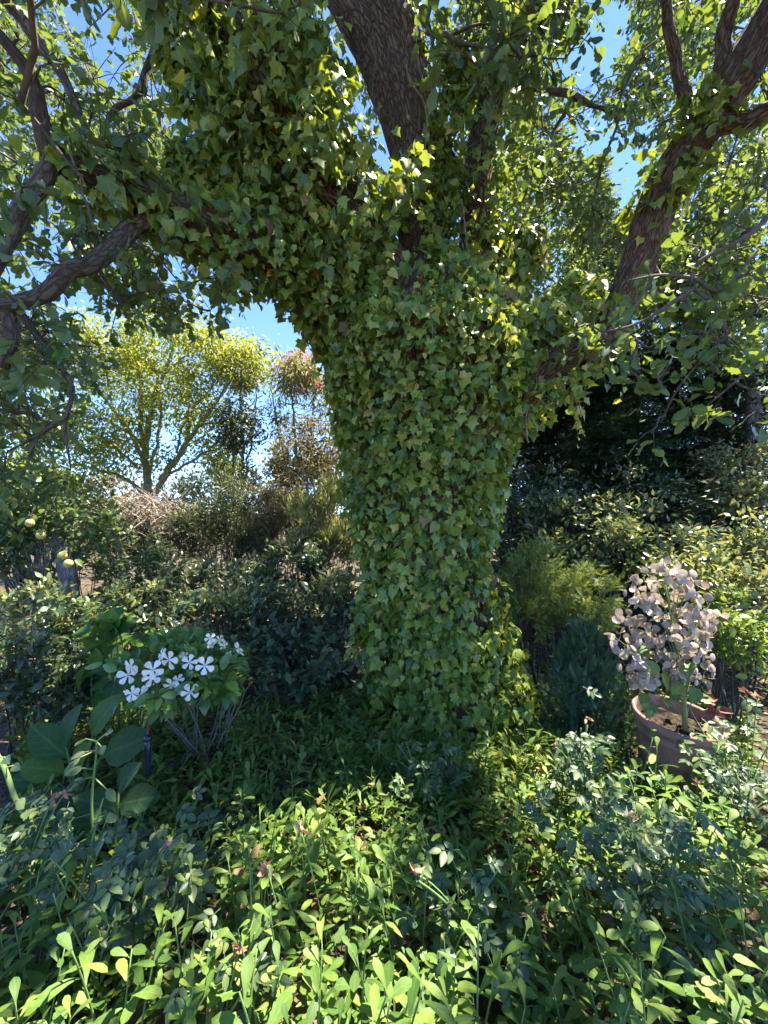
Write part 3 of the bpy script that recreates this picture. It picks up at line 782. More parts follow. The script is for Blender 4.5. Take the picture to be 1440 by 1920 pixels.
def ivy_on(path, n, t0=0.0, t1=1.0, off=(.015, .13), size=(.032, .080), side=None, lump=.10, hang=.0, cover=None):
    pts, rad = path
    m = len(pts)
    L = np.concatenate([[0], np.cumsum(np.linalg.norm(np.diff(pts, axis=0), axis=1))])
    w = rad * np.gradient(L); lo, hi = int(t0 * (m - 1)), int(t1 * (m - 1))
    w = w[lo:hi + 1] / w[lo:hi + 1].sum()
    i = lo + rng.choice(len(w), n, p=w)
    T, A, B = frames(pts)
    ang = rng.uniform(0, 2 * np.pi, n)
    rd = np.cos(ang)[:, None] * A[i] + np.sin(ang)[:, None] * B[i]
    view = norm(np.array([0, 0, EYE]) - pts[i])
    keep = (rd * view).sum(1) > rng.uniform(-1.2, .05, n)       # mostly the sides that can be seen
    i, rd = i[keep], rd[keep]
    n = len(i)
    base = pts[i] + T[i] * rng.uniform(-.03, .03, n)[:, None]
    surf = base + rd * rad[i][:, None]
    o = off[0] + (off[1] - off[0]) * rng.random(n) ** 1.3 + lump * np.clip(wob(surf, 4.0, 1.7) + .15, 0, 1) * rng.random(n) ** .6
    pos = surf + rd * o[:, None]
    if hang:
        pos[:, 2] -= rng.random(n) ** 2 * hang
    px, py, dep = to_px(pos)
    ok = np.array([not (bare(a, b) and rng.random() < .93) for a, b in zip(px, py)])
    if cover is not None:
        ok &= rng.random(n) < cover(surf)
    pos, rd = pos[ok], rd[ok]
    n = len(pos)
    IP.append(pos)
    IN.append(norm(rd * .75 + np.array([0, 0, .45]) + rng.normal(size=(n, 3)) * .55))
    ID.append(norm(np.array([0, 0, -.8]) + rd * .25 + rng.normal(size=(n, 3)) * .5))
    IS.append(rng.uniform(size[0], size[1], n) * np.where(rng.random(n) < .25, rng.uniform(.5, .8, n), 1) * np.where(rng.random(n) < .06, 1.35, 1))


ivy_on(TRUNK, 19000, 0.05, 1.0, lump=.12)
ivy_on(TRUNK, 2600, .0, .30, lump=.05, size=(.04, .085))
ivy_on(LEFT, 3800, 0.0, .50, (.01, .16), lump=.10, hang=.10)
ivy_on(LEFT, 500, .45, .82, (.0, .10), (.05, .09), lump=.06, cover=lambda s: .35 + .6 * (wob(s, 3.0, .4) > -.1))
ivy_on(LLOW, 60, 0.0, .12, (.0, .06))
ivy_on(UPL, 5800, 0.0, .68, (.01, .30), (.050, .090), lump=.26, hang=.22)
ivy_on(LEAD, 1300, 0.0, .30, (.01, .09), lump=.07)
ivy_on(LEAD, 1500, .2, .62, (.01, .12), lump=.09, cover=lambda s: np.where(s[:, 0] > P(752, 0, 3)[0], .95, .30))
ivy_on(RSTEM, 2300, .0, .75, (.01, .16), lump=.15, hang=.12)
ivy_on(RIGHT, 1500, .0, .30, (.01, .14), lump=.14, hang=.06)
ivy_on(RIGHT, 700, .25, .62, (.0, .08), (.045, .08), lump=.06, cover=lambda s: (wob(s, 3.4, 2.2) > .0) * .9 + .1)
ivy_on(RIGHT, 260, .46, .60, (.0, .09), (.045, .08), lump=.05)
# thick cushions of ivy standing off the wood
for (px, py, d, rx, rz, n) in [(430, 130, 2.55, .42, .55, 1500), (360, 60, 2.5, .25, .35, 500), (520, 250, 2.75, .38, .38, 1100), (600, 90, 2.9, .26, .4, 700), (400, 330, 2.6, .30, .22, 700), (560, 400, 2.8, .34, .22, 800), (960, 480, 3.3, .30, .30, 700), (905, 420, 3.2, .16, .35, 450),
                           (1080, 570, 2.95, .24, .22, 500), (1000, 610, 2.85, .28, .2, 500), (640, 500, 2.75, .25, .16, 450), (860, 140, 3.1, .2, .4, 450), (1330, 185, 2.3, .10, .12, 70), (1285, 280, 2.42, .08, .16, 80), (610, 560, 2.75, .14, .12, 200), (840, 330, 3.0, .14, .4, 350), (250, 330, 2.25, .16, .08, 160), (480, 440, 2.5, .22, .10, 350), (400, 410, 2.4, .16, .08, 220)]:
    q = rng.normal(size=(n, 3)); q = norm(q) * (rng.random((n, 1)) ** .45)
    q[:, 1] = np.where(q[:, 1] > .3, -q[:, 1], q[:, 1])
    c = P(px, py, d)
    pos = c + q * [rx, rx * .55, rz]
    pos += .05 * np.stack([wob(pos, 7, 0.), wob(pos, 7, 2.), wob(pos, 7, 5.)], 1)
    x_, y_, _d = to_px(pos)
    ok = np.array([not (bare(a, b) and rng.random() < .95) for a, b in zip(x_, y_)])
    pos, q = pos[ok], q[ok]; n = len(pos)
    IP.append(pos); IN.append(norm(norm(q) * .6 + np.array([0, -.25, .45]) + rng.normal(size=(n, 3)) * .35)); ID.append(norm(np.array([0, -.1, -.85]) + rng.normal(size=(n, 3)) * .42)); IS.append(rng.uniform(.048, .09, n))
# skirt of ivy spreading over the ground round the trunk foot
n = 1500
an = rng.uniform(np.pi * .85, np.pi * 2.15, n); rr = .5 + rng.random(n) ** 1.3 * .45
fx = .42 + np.cos(an) * rr; fy = 3.0 + np.sin(an) * rr
pos = np.stack([fx, fy, ground_z(fx, fy) + rng.random(n) * .16 * np.clip(1.15 - rr, .1, 1)], 1)
IP.append(pos); IN.append(norm(np.stack([np.cos(an) * .4, np.sin(an) * .5, np.full(n, .8)], 1) + rng.normal(size=(n, 3)) * .3)); ID.append(norm(np.stack([np.cos(an), np.sin(an), np.full(n, -.4)], 1) + rng.normal(size=(n, 3)) * .5)); IS.append(rng.uniform(.05, .10, n))
# trailing runners that stand away from the wood
for k in range(70):
    path = (TRUNK, LEFT, UPL, RSTEM, RIGHT)[int(rng.choice(5, p=[.40, .18, .22, .10, .10]))]
    i = int(rng.integers(len(path[0]) // 8, int(len(path[0]) * (.95 if path is TRUNK else .45))))
    T_, A_, B_ = frames(path[0])
    side = norm(np.array([rng.normal(), -abs(rng.normal()) - .1, 0.0])); side = norm(side - T_[i] * side.dot(T_[i]))
    s0 = path[0][i] + side * (path[1][i] + .06)
    Lr = rng.uniform(.14, .38); t = np.linspace(0, 1, 9)[:, None]
    run = s0 + side * (.16 * Lr + .35 * Lr * (1 - (1 - t) ** 2)) + np.array([rng.normal() * .1, 0, -1.0]) * Lr * t ** 1.6 + rng.normal(size=(9, 3)) * .004
    MB().add(tube(run, np.linspace(.003, .0012, 9), 4)).build('stem', M['vine'], ivy)
    m = int(Lr / .028)
    u = np.linspace(.15, 1, m); p = np.stack([np.interp(u, t[:, 0], run[:, q]) for q in range(3)], 1)
    IP.append(p + rng.normal(size=(m, 3)) * .012); IN.append(norm(side * .8 + np.array([0, 0, .4]) + rng.normal(size=(m, 3)) * .4)); ID.append(norm(np.array([0, 0, -.7]) + rng.normal(size=(m, 3)) * .6 + side * .3)); IS.append(rng.uniform(.045, .085, m) * np.linspace(1.1, .6, m))
q_ = np.concatenate(IP); pick_ = rng.choice(len(q_), 170, replace=False)
dl_ = MB().add(scatter(ivy_t, q_[pick_] + np.array([0, -.02, 0]), np.concatenate(ID)[pick_], np.concatenate(IN)[pick_] + rng.normal(size=(170, 3)) * .5, rng.uniform(.05, .08, 170))).build('dead_leaves', M['dry'], ivy, kind='stuff')
leaf_set(ivy, ivy_t, np.concatenate(IP), np.concatenate(ID), np.concatenate(IN), np.concatenate(IS), M['ivy'], 300)
# climbing stems
for spec in ([(640, 375, 2.5, .009), (600, 362, 2.48, .009), (570, 352, 2.46, .008), (545, 340, 2.45, .006)], [(650, 395, 2.52, .008), (620, 380, 2.5, .008), (605, 355, 2.5, .007), (580, 345, 2.5, .005)], [(760, 110, 2.66, .008), (766, 150, 2.7, .008), (785, 175, 2.72, .007), (800, 220, 2.78, .007), (795, 300, 2.85, .006)],
             [(990, 760, 2.72, .008), (986, 790, 2.72, .007), (990, 830, 2.72, .006)], [(700, 60, 2.62, .006), (704, 110, 2.66, .006), (698, 170, 2.7, .006), (706, 230, 2.74, .005)], [(880, 520, 2.75, .008), (878, 480, 2.78, .008), (872, 430, 2.8, .007), (866, 380, 2.85, .006)]):
    pp, rr_ = resample([P(x, y, d) for x, y, d, r in spec], [s[3] for s in spec], .03)
    MB().add(tube(pp + rng.normal(size=pp.shape) * .003, rr_, 6)).build('stem', M['vine'], ivy)


# ------------------------------------------------------------------ shrubs and trees
def shrub(name, label, cat, px, py, d, w, h, leaf, size, n, mat, stems=6, stem_mat='twig', n_obj=0, obj_leaf=None, clumps=26, base_py=None, group=None, up=.35, spread=.13, dx=.7, stem_r=.008, flat=False, shape='dome', lift=0.0, min_px=13.0, dirmode='out'):
    """foliage centred on photo pixel (px, py) at depth d, w x h metres, standing on the soil"""
    c = P(px, py, d)
    gz = float(ground_z(c[0], c[1]))
    root = thing(name, label, cat, (c[0], c[1], gz), group)
    q = norm(rng.normal(size=(clumps, 3))) * (rng.random((clumps, 1)) ** .38)
    if shape == 'cone':
        zz = rng.random(clumps) ** 1.2 * 2 - 1
        a_ = rng.uniform(0, 2 * np.pi, clumps); r_ = (1 - (zz + 1) / 2) ** .55 * rng.random(clumps) ** .35
        q = np.stack([np.cos(a_) * r_, np.sin(a_) * r_, zz], 1)
    cl = c + q * [w / 2, w / 2 * dx, h / 2]
    cl[:, 2] = np.maximum(cl[:, 2], gz + .04)
    per = rng.multinomial(n, rng.dirichlet(np.full(clumps, 6.0)))
    pos, dr, nr = [], [], []
    for ci, k in zip(cl, per):
        g = rng.normal(size=(k, 3)) * spread * np.array([w, w * dx, h]) * .55
        p = ci + g
        outd = norm(p - (c - np.array([0, 0, h * .35])))
        pos.append(p)
        if dirmode == 'up':
            dr.append(norm(outd * .35 + np.array([0, 0, .9]) + rng.normal(size=(k, 3)) * .35))
        else:
            dr.append(norm(outd * .8 + rng.normal(size=(k, 3)) * .6 + np.array([0, 0, -.1])))
        nr.append(norm(outd * .4 + np.array([0, -.1, up + .4]) + rng.normal(size=(k, 3)) * .45))
    pos = np.concatenate(pos); dr = np.concatenate(dr); nr = np.concatenate(nr)
    ok = pos[:, 2] > ground_z(pos[:, 0], pos[:, 1]) + .01
    pos, dr, nr = pos[ok], dr[ok], nr[ok]
    leaf_set(root, leaf, pos, dr, nr, rng.uniform(size * .7, size * 1.25, len(pos)), M[mat], n_obj, obj_leaf, min_px=min_px, flat=flat)
    foot = np.array([c[0], c[1], gz - .03])
    pick = rng.choice(clumps, min(stems, clumps), replace=False)
    for k in pick:
        end = cl[k]
        b0 = foot + np.array([rng.normal() * w * .05, rng.normal() * w * .05, 0])
        mid = (b0 + end) / 2 + np.array([rng.normal() * .04, rng.normal() * .04, .06 * h])
        t = np.linspace(0, 1, 8)[:, None]
        path = (1 - t) ** 2 * b0 + 2 * t * (1 - t) * mid + t ** 2 * end
        MB().add(tube(path, np.linspace(stem_r, stem_r * .35, 8), 6)).build('stem', M[stem_mat], root)
    # fine twigs to the other clumps
    tm = MB()
    for k in range(clumps):
        if k in pick or not len(pick): continue
        j = pick[int(np.argmin(np.linalg.norm(cl[pick] - cl[k], axis=1)))]
        b0 = foot * .45 + cl[j] * .55
        t = np.linspace(0, 1, 5)[:, None]
        mid = (b0 + cl[k]) / 2 + rng.normal(size=3) * .03
        tm.add(tube((1 - t) ** 2 * b0 + 2 * t * (1 - t) * mid + t ** 2 * cl[k], np.linspace(stem_r * .5, stem_r * .2, 5), 4, cap=False))
    tm.build('twigs', M[stem_mat], root, kind='stuff')
    return root


def tree(name, label, stems, crown, leaf, size, n, mat, bark, spread=.3, clumps=70, per_twig=True, bare_gap=None, group=None):
    """stems: lists of (px, py, d, r); crown: list of (px, py, d, rx, rz, weight)"""
    f = P(*stems[0][0][:3])
    root = thing(name, label, 'tree', (f[0], f[1], float(ground_z(f[0], f[1]))), group)
    skel = []
    for si, spec in enumerate(stems):
        pts, rad = resample([P(x, y, d) for x, y, d, r in spec], [s[3] for s in spec], .12)
        if si == 0:
            foot = pts[0].copy(); foot[2] = float(ground_z(foot[0], foot[1])) - .05
            pts = np.concatenate([[foot], pts]); rad = np.concatenate([[rad[0] * 1.15], rad])
        MB().add(tube(pts + np.concatenate([np.zeros((1, 3)), rng.normal(size=(len(pts) - 1, 3)) * .012]), rad, 9, .03, si)).build('trunk' if si == 0 else 'branch', M[bark], root)
        skel.append(pts)
    sk = np.concatenate(skel); sk = sk[max(3, len(skel[0]) // 4):] if len(sk) > 8 else sk
    wts = np.array([c[5] for c in crown], float); wts /= wts.sum()
    which = rng.choice(len(crown), clumps, p=wts)
    cl = np.array([P(*crown[k][:3]) + norm(rng.normal(size=3)) * rng.random() ** .4 * np.array([crown[k][3], crown[k][3], crown[k][4]]) for k in which])
    cl = cl[np.argsort(cl[:, 2])]
    tm = MB(); pos, dr, nr = [], [], []
    per = rng.multinomial(n, rng.dirichlet(np.full(clumps, 5.0)))
    for c, k in zip(cl, per):
        dist = np.linalg.norm(sk - c, axis=1) + np.clip(sk[:, 2] - c[2], 0, 9) * .8
        s0 = sk[int(np.argmin(dist))]
        t = np.linspace(0, 1, 7)[:, None]
        mid = (s0 + c) / 2 + rng.normal(size=3) * .05
        path = (1 - t) ** 2 * s0 + 2 * t * (1 - t) * mid + t ** 2 * c
        tm.add(tube(path, np.linspace(.012, .004, 7), 4, cap=False))
        sk = np.concatenate([sk, path[2:]])
        u = rng.random((k, 1)) ** .7
        p = path[0] * (1 - u) * .45 + c * (u + (1 - u) * .55) + rng.normal(size=(k, 3)) * spread * np.array([1, 1, .7])
        pos.append(p); dr.append(norm(norm(p - c) + rng.normal(size=(k, 3)) * .6 + [0, 0, -.3])); nr.append(norm(np.array([0, -.1, .7]) + rng.normal(size=(k, 3)) * .55))
    tm.build('twigs', M[bark], root, kind='stuff')
    pos = np.concatenate(pos)
    leaf_set(root, leaf, pos, np.concatenate(dr), np.concatenate(nr), rng.uniform(size * .7, size * 1.3, len(pos)), M[mat])
    return root


# ---- far left
tree('tree', 'airy many-stemmed tree with sunlit yellow-green leaves behind the dried brush heap',
     [[(280, 950, 7, .075), (272, 860, 7, .06), (285, 760, 7, .042), (320, 670, 7, .025), (345, 600, 7, .012)],
      [(274, 880, 7, .045), (265, 800, 7, .036), (262, 700, 7.1, .025), (230, 620, 7.1, .015)],
      [(285, 930, 7, .05), (330, 860, 6.9, .04), (372, 800, 6.9, .033), (420, 730, 6.9, .022), (450, 660, 6.9, .015)],
      [(300, 900, 7, .045), (352, 830, 6.8, .03), (350, 770, 6.8, .025), (355, 690, 6.8, .015)],
      [(270, 860, 7, .04), (235, 800, 7.1, .03), (190, 740, 7.2, .02), (150, 680, 7.2, .01)],
      [(372, 800, 6.9, .025), (440, 780, 6.9, .018), (490, 740, 6.9, .008)],
      [(280, 945, 7, .04), (240, 900, 6.9, .03), (180, 880, 6.8, .02), (130, 870, 6.8, .010)],
      [(278, 900, 7, .03), (300, 800, 7.1, .025), (298, 720, 7.1, .018), (275, 640, 7.1, .008)], [(300, 900, 7, .025), (395, 840, 7, .02), (440, 790, 7, .014), (490, 760, 7, .006)], [(268, 840, 7, .025), (215, 770, 7, .018), (200, 700, 7, .012), (180, 640, 7, .006)],
      [(310, 700, 7, .02), (375, 640, 7, .012), (400, 600, 7, .006)], [(262, 880, 6.9, .022), (190, 820, 6.8, .016), (140, 790, 6.8, .008)], [(330, 850, 6.9, .02), (345, 790, 7, .016), (400, 720, 7, .01), (410, 660, 7, .005)]],
     [(300, 640, 7, 1.15, .55, 3), (430, 680, 7, .75, .55, 2.2), (200, 680, 7.1, .7, .6, 1.6), (330, 760, 7, 1.3, .5, 1.6), (190, 820, 7, .7, .5, .9), (450, 680, 7.2, .3, .4, 1.0), (110, 760, 7.2, .6, .8, 1.2), (400, 840, 7, .7, .35, .8), (240, 850, 6.9, .8, .4, 1.0), (330, 720, 7, .9, .5, 1.0)], dia_t, .066, 31000, 'maple', 'pale_bark', .15, 300)
tree('slender_tree', 'slender dark upright tree between the yellow-green tree and the pink-flowered oleander',
     [[(450, 950, 6.4, .035), (456, 840, 6.4, .028), (452, 740, 6.4, .018), (455, 680, 6.4, .008)], [(440, 940, 6.4, .022), (436, 830, 6.4, .018), (428, 740, 6.4, .008)], [(460, 900, 6.4, .02), (475, 800, 6.4, .014), (482, 720, 6.4, .007)]],
     [(455, 710, 6.4, .22, .3, 1), (452, 800, 6.4, .35, .5, 2), (440, 890, 6.4, .4, .3, 1)], dia_t, .065, 3600, 'slender', 'grey_bark', .10, 60)
ol = tree('oleander', 'tall oleander with clusters of pink flowers at its top beside the ivy trunk',
          [[(560, 950, 7, .03), (556, 850, 7, .025), (548, 760, 7, .018), (540, 680, 7, .01)], [(565, 940, 7, .025), (580, 830, 7, .02), (590, 730, 7, .012), (580, 670, 7, .008)], [(552, 930, 7, .02), (525, 820, 7, .016), (510, 730, 7, .01), (515, 690, 7, .006)]],
          [(560, 700, 7, .5, .3, 2), (550, 790, 7, .5, .5, 1), (600, 760, 7, .4, .5, 1)], narx_t, .14, 3000, 'straw', 'pale_bark', .12, 44)
o0 = origin(ol)
for (px, py) in [(540, 672), (556, 665), (570, 660), (530, 690), (585, 672), (548, 690), (578, 705), (598, 720), (560, 730), (575, 690)]:
    k = 40; c = P(px, py, 6.85)
    p = c + rng.normal(size=(k, 3)) * .05
    MB().add(scatter(oval_s, p, rand_dir(k), rand_dir(k), np.full(k, .055))).build('flower_cluster', M['pink'], ol, kind='stuff')
shrub('shrub', 'brownish twiggy shrub below the oleander beside the ivy trunk', 'shrub', 590, 870, 6.2, 1.3, 1.5, dia_t, .06, 6000, 'brown', 9, 'grey_bark', clumps=40)
tree('tree', 'leafy background tree behind the hanging oak branches above the apple tree',
     [[(40, 960, 6, .09), (50, 850, 6, .07), (40, 720, 6, .05), (60, 600, 6, .02)], [(50, 860, 6, .04), (100, 780, 6, .03), (120, 700, 6, .012)], [(46, 830, 6, .04), (-10, 760, 6, .03), (-40, 690, 6, .012)]],
     [(40, 650, 6, .7, .5, 1.5), (80, 780, 6, .7, .5, 1.5), (-20, 760, 6, .6, .7, 1.2), (60, 880, 5.8, .7, .4, 1.3), (120, 900, 6.2, .5, .3, .8)], dia_t, .075, 8000, 'bright', 'grey_bark', .16, 100)
# dried brush heap
def brush(label, px, py, d, w, h, n):
    c = P(px, py, d); gz = float(ground_z(c[0], c[1]))
    root = thing('dried_brush', label, 'dry brush', (c[0], c[1], gz))
    mb = MB()
    for i in range(n):
        p = c + norm(rng.normal(size=3)) * rng.random() ** .4 * np.array([w / 2, w / 3, h / 2])
        dv = norm(np.array([rng.normal() * .8 + .15, rng.normal() * .6, rng.uniform(-.7, .9)]))
        L = rng.uniform(.12, .42)
        t = np.linspace(0, 1, 4)[:, None]
        mb.add(tube(p + dv * L * t + np.array([0, 0, -.10 * L]) * t ** 2, np.linspace(.005, .002, 4), 3, cap=False))
    mb.build('stalks', M['drystalk'], root, kind='stuff')
    for i in range(7):
        b0 = np.array([c[0] + rng.normal() * w * .1, c[1] + rng.normal() * .1, gz - .02]); e = c + rng.normal(size=3) * np.array([w * .3, .1, h * .25])
        t = np.linspace(0, 1, 6)[:, None]
        MB().add(tube(b0 * (1 - t) + e * t + rng.normal(size=(6, 3)) * .015, np.linspace(.016, .007, 6), 6)).build('stem', M['drystalk'], root)
shrub('shrub', 'low dull bush between the apple tree and the dried brush heap', 'shrub', 170, 1010, 5.0, 1.5, .9, oval_s, .07, 2200, 'slender', 7, clumps=36)
shrub('shrub', 'dull bush behind the dried brush heap', 'shrub', 300, 985, 6.0, 2.2, 1.0, oval_s, .07, 2600, 'brown', 7, clumps=40)
brush('tangled heap of dried greyish pink stalks under the yellow-green tree', 285, 985, 5.2, 1.15, .8, 1300)
shrub('shrub', 'wide olive green rounded shrub to the left of the ivy trunk', 'shrub', 430, 985, 5.2, 1.4, 1.15, narx_t, .085, 11000, 'slender', 8, clumps=60)
shrub('shrub', 'upright brown and green shrub squeezed between olive shrub and ivy trunk', 'shrub', 520, 985, 5.0, .8, 1.0, narx_t, .085, 6000, 'brown', 8, clumps=36)
shrub('shrub', 'pale straw-coloured feathery shrub close to the left edge of the ivy trunk', 'shrub', 605, 1000, 4.5, .8, .95, narx_t, .095, 6500, 'straw', 8, clumps=34, dirmode='up')
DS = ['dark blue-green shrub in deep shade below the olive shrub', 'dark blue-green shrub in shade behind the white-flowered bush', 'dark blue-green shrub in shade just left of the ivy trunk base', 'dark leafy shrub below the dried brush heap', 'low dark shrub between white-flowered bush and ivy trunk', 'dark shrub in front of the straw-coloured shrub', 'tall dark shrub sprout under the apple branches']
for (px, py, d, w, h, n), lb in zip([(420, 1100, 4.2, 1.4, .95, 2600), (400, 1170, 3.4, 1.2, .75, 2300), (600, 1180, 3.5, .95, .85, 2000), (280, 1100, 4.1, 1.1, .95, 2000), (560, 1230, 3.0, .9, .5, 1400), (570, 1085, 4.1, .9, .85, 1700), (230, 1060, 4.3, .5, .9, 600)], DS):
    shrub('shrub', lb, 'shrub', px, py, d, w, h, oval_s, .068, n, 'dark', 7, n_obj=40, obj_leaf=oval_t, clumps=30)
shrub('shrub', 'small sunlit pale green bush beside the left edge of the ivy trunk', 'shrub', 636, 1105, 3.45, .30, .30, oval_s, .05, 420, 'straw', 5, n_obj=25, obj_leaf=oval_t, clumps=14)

# apple tree at the left with fruit
ap = shrub('apple_tree', 'low apple tree at the edge hung with round yellow apples', 'tree', 70, 985, 3.6, 1.25, 1.0, oval_s, .075, 2600, 'apple', 7, 'grey_bark', n_obj=110, obj_leaf=oval_t, clumps=46, stem_r=.018)
o0 = origin(ap)
pts, rad = resample([P(128, 1200, 3.5), P(130, 1130, 3.5), P(124, 1060, 3.55), P(100, 1000, 3.6)], [.085, .075, .065, .04], .05)
MB().add(tube(pts, rad, 16, .04, 2.)).build('trunk', M['grey_bark'], ap)
pr = [(.0, -.92), (.3, -.93), (.6, -.8), (.9, -.4), (1, .0), (.93, .45), (.68, .8), (.35, .93), (.12, .86), (.0, .72)]
ame = None
for (px, py, d, r, mt) in [(56, 981, 3.02, .030, 'applefruit'), (77, 1004, 2.92, .030, 'applefruit'), (117, 1042, 2.92, .030, 'applefruit'), (128, 1057, 2.88, .030, 'applefruit')]:
    V, F, U = lathe(np.array(pr) * r, 16)
    V = V @ np.array(Matrix.Rotation(rng.uniform(-.5, .5), 3, 'X')).T
    a_ = MB().add((V + P(px, py, d), F, U)).build('apple', M[mt], ap)
    if mt == 'redfruit': a_['label'] = 'dark red apple hanging low'
    am_ = leaf_meshes('leaf', oval_t, M['apple'])
    for q in range(3):
        p_ = P(px, py, d) + np.array([(q - 1) * .03 + rng.normal() * .012, .012, r * rng.uniform(.8, 1.4)])
        link('leaf', am_[int(rng.integers(3))], ap, mat4=leaf_mats((p_ - o0)[None], norm(np.array([[rng.normal() * .8, -.4, -.3 + rng.normal() * .5]])), norm(np.array([[rng.normal() * .4, -.6, .8]])), np.array([rng.uniform(.055, .08)]))[0])
    t = np.linspace(0, 1, 4)[:, None]
    MB().add(tube(P(px, py, d) + np.array([0, 0, r * .8]) + np.array([.01, .02, .09]) * t, np.full(4, .003), 5)).build('stalk', M['twig'], a_ if False else ap)
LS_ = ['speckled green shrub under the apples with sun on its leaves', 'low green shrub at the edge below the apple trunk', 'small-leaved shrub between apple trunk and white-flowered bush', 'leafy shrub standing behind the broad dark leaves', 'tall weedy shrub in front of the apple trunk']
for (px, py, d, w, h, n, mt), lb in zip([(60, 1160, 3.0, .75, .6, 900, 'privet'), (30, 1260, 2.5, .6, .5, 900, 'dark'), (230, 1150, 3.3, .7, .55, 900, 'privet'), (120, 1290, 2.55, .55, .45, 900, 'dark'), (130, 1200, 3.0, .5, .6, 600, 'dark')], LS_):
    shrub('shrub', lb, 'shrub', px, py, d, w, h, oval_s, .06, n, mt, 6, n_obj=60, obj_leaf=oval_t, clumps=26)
shrub('hydrangea', 'bushy shrub with big soft green heart-shaped leaves left of the white flowers', 'shrub', 222, 1225, 2.55, .42, .46, heart_t, .14, 64, 'hydra', 5, 'stem_green', n_obj=64, clumps=18, min_px=5)

# ---- right side background
tree('tree', 'bright green tree seen through the fork of the oak', [[(1000, 960, 6.5, .12), (1000, 760, 6.5, .10), (990, 560, 6.5, .07), (980, 420, 6.5, .03)], [(1000, 640, 6.5, .06), (1060, 520, 6.5, .04), (1090, 430, 6.5, .015)], [(995, 600, 6.5, .05), (940, 480, 6.4, .03), (920, 380, 6.4, .012)]],
     [(1000, 420, 6.5, .9, .8, 2), (920, 330, 6.5, .5, .7, 1), (1060, 520, 6.5, .8, .8, 1.5), (960, 560, 6.6, .9, .8, 1.3)], dia_t, .085, 9500, 'bright', 'grey_bark', .18, 100)
def conifer(name, label, px, py_base, py_top, d, rmax, n, leaf, size, mat, layers=26, low=.0, jag=.3):
    b = P(px, py_base, d); top = P(px, py_top, d); gz = float(ground_z(b[0], b[1]))
    root = thing(name, label, 'conifer', (b[0], b[1], gz))
    H = top[2] - gz
    t = np.linspace(0, 1, 10)[:, None]
    MB().add(tube(np.array([b[0], b[1], gz - .05]) * (1 - t) + top * t, np.linspace(max(.02, H * .022), .006, 10), 9)).build('trunk', M['bark_small'], root)
    pos, dr, nr, sz = [], [], [], []
    bm_ = MB()
    nb = layers * 6
    for i in range(nb):
        u = low + (1 - low) * (i / nb) ** 1.1
        z = gz + H * u
        az = rng.uniform(0, 2 * np.pi)
        R = rmax * (1 - u) ** .75 * rng.uniform(1 - jag, 1.05) + .03
        o_ = np.array([math.cos(az), math.sin(az), 0])
        end = np.array([b[0], b[1], z]) + o_ * R + np.array([0, 0, -.12 * R])
        tt = np.linspace(0, 1, 5)[:, None]
        path = np.array([b[0], b[1], z]) * (1 - tt) + end * tt + np.array([0, 0, .10 * R]) * tt * (1 - tt) * 2
        bm_.add(tube(path, np.linspace(.010, .003, 5), 3, cap=False))
        k = max(3, int(n / nb))
        s = rng.uniform(.15, 1.0, k)[:, None]
        p = path[0] * (1 - s) + end * s + np.array([0, 0, .1 * R]) * s * (1 - s) * 2 + rng.normal(size=(k, 3)) * np.array([.05, .05, .025]) * (R + .1)
        pos.append(p)
        side = np.cross(o_, [0, 0, 1.0])
        dr.append(norm(o_ * .8 + side * rng.normal(size=(k, 1)) * .7 + np.array([0, 0, -.1]) + rng.normal(size=(k, 3)) * .15))
        nr.append(norm(np.array([0, 0, 1.0]) + rng.normal(size=(k, 3)) * .3)); sz.append(rng.uniform(.7, 1.3, k) * size)
    bm_.build('branches', M['bark_small'], root, kind='stuff')
    leaf_set(root, leaf, np.concatenate(pos), np.concatenate(dr), np.concatenate(nr), np.concatenate(sz), M[mat], flat=True)
    return root
conifer('cypress', 'dense feathery conifer top showing against the sky in the gap of the oak', 1110, 960, 290, 7.5, 1.1, 2600, frond_t, .28, 'juniper', 30, .3)
conifer('yew_tree', 'very dark yew with level layered branches behind the right side of the ivy trunk', 1080, 960, 540, 5.0, 1.6, 7000, yew_t, .30, 'yew', 40, .12)
conifer('yew_tree', 'dark layered conifer behind the hanging silvery oak leaves', 1330, 960, 450, 5.8, 1.8, 7000, yew_t, .32, 'yew', 40, .10)
conifer('yew_tree', 'dark conifer far back between ivy trunk and layered yew', 1180, 960, 430, 7.2, 2.2, 5600, yew_t, .42, 'yew', 36, .06)
tree('tree', 'light green tree behind the right oak limb', [[(1420, 960, 5.2, .10), (1410, 760, 5.2, .08), (1390, 560, 5.2, .06), (1360, 420, 5.2, .03)], [(1400, 660, 5.2, .05), (1300, 560, 5.0, .03), (1260, 480, 5.0, .012)], [(1395, 600, 5.2, .05), (1470, 460, 5.2, .03), (1500, 360, 5.2, .012)]],
     [(1360, 420, 5.2, .8, .7, 2), (1430, 540, 5.1, .6, .7, 1.3), (1280, 560, 5.0, .5, .5, 1), (1400, 300, 5.4, .6, .5, 1), (1360, 660, 5.0, .6, .4, .9)], dia_t, .075, 9500, 'bright', 'grey_bark', .16, 90)
shrub('shrub', 'dark green shrub tucked behind the feathery juniper by the trunk', 'shrub', 965, 1050, 4.0, .8, .8, oval_s, .06, 1500, 'dark', 6, clumps=28)
RS = ['speckled shrub with pale shiny leaves behind the potted seed-disc plant', 'shaded dark shrub right against the ivy trunk below the yew', 'sunlit shrub with pale green leaves at the edge beyond the pot', 'shiny-leaved shrub in front of the dark yew', 'yellowish sunlit shrub at the edge under the hanging oak leaves', 'leafy shrub between the feathery juniper and the yew', 'green shrub right of the seed-disc plant', 'tangled shrub behind the potted plant at the edge']
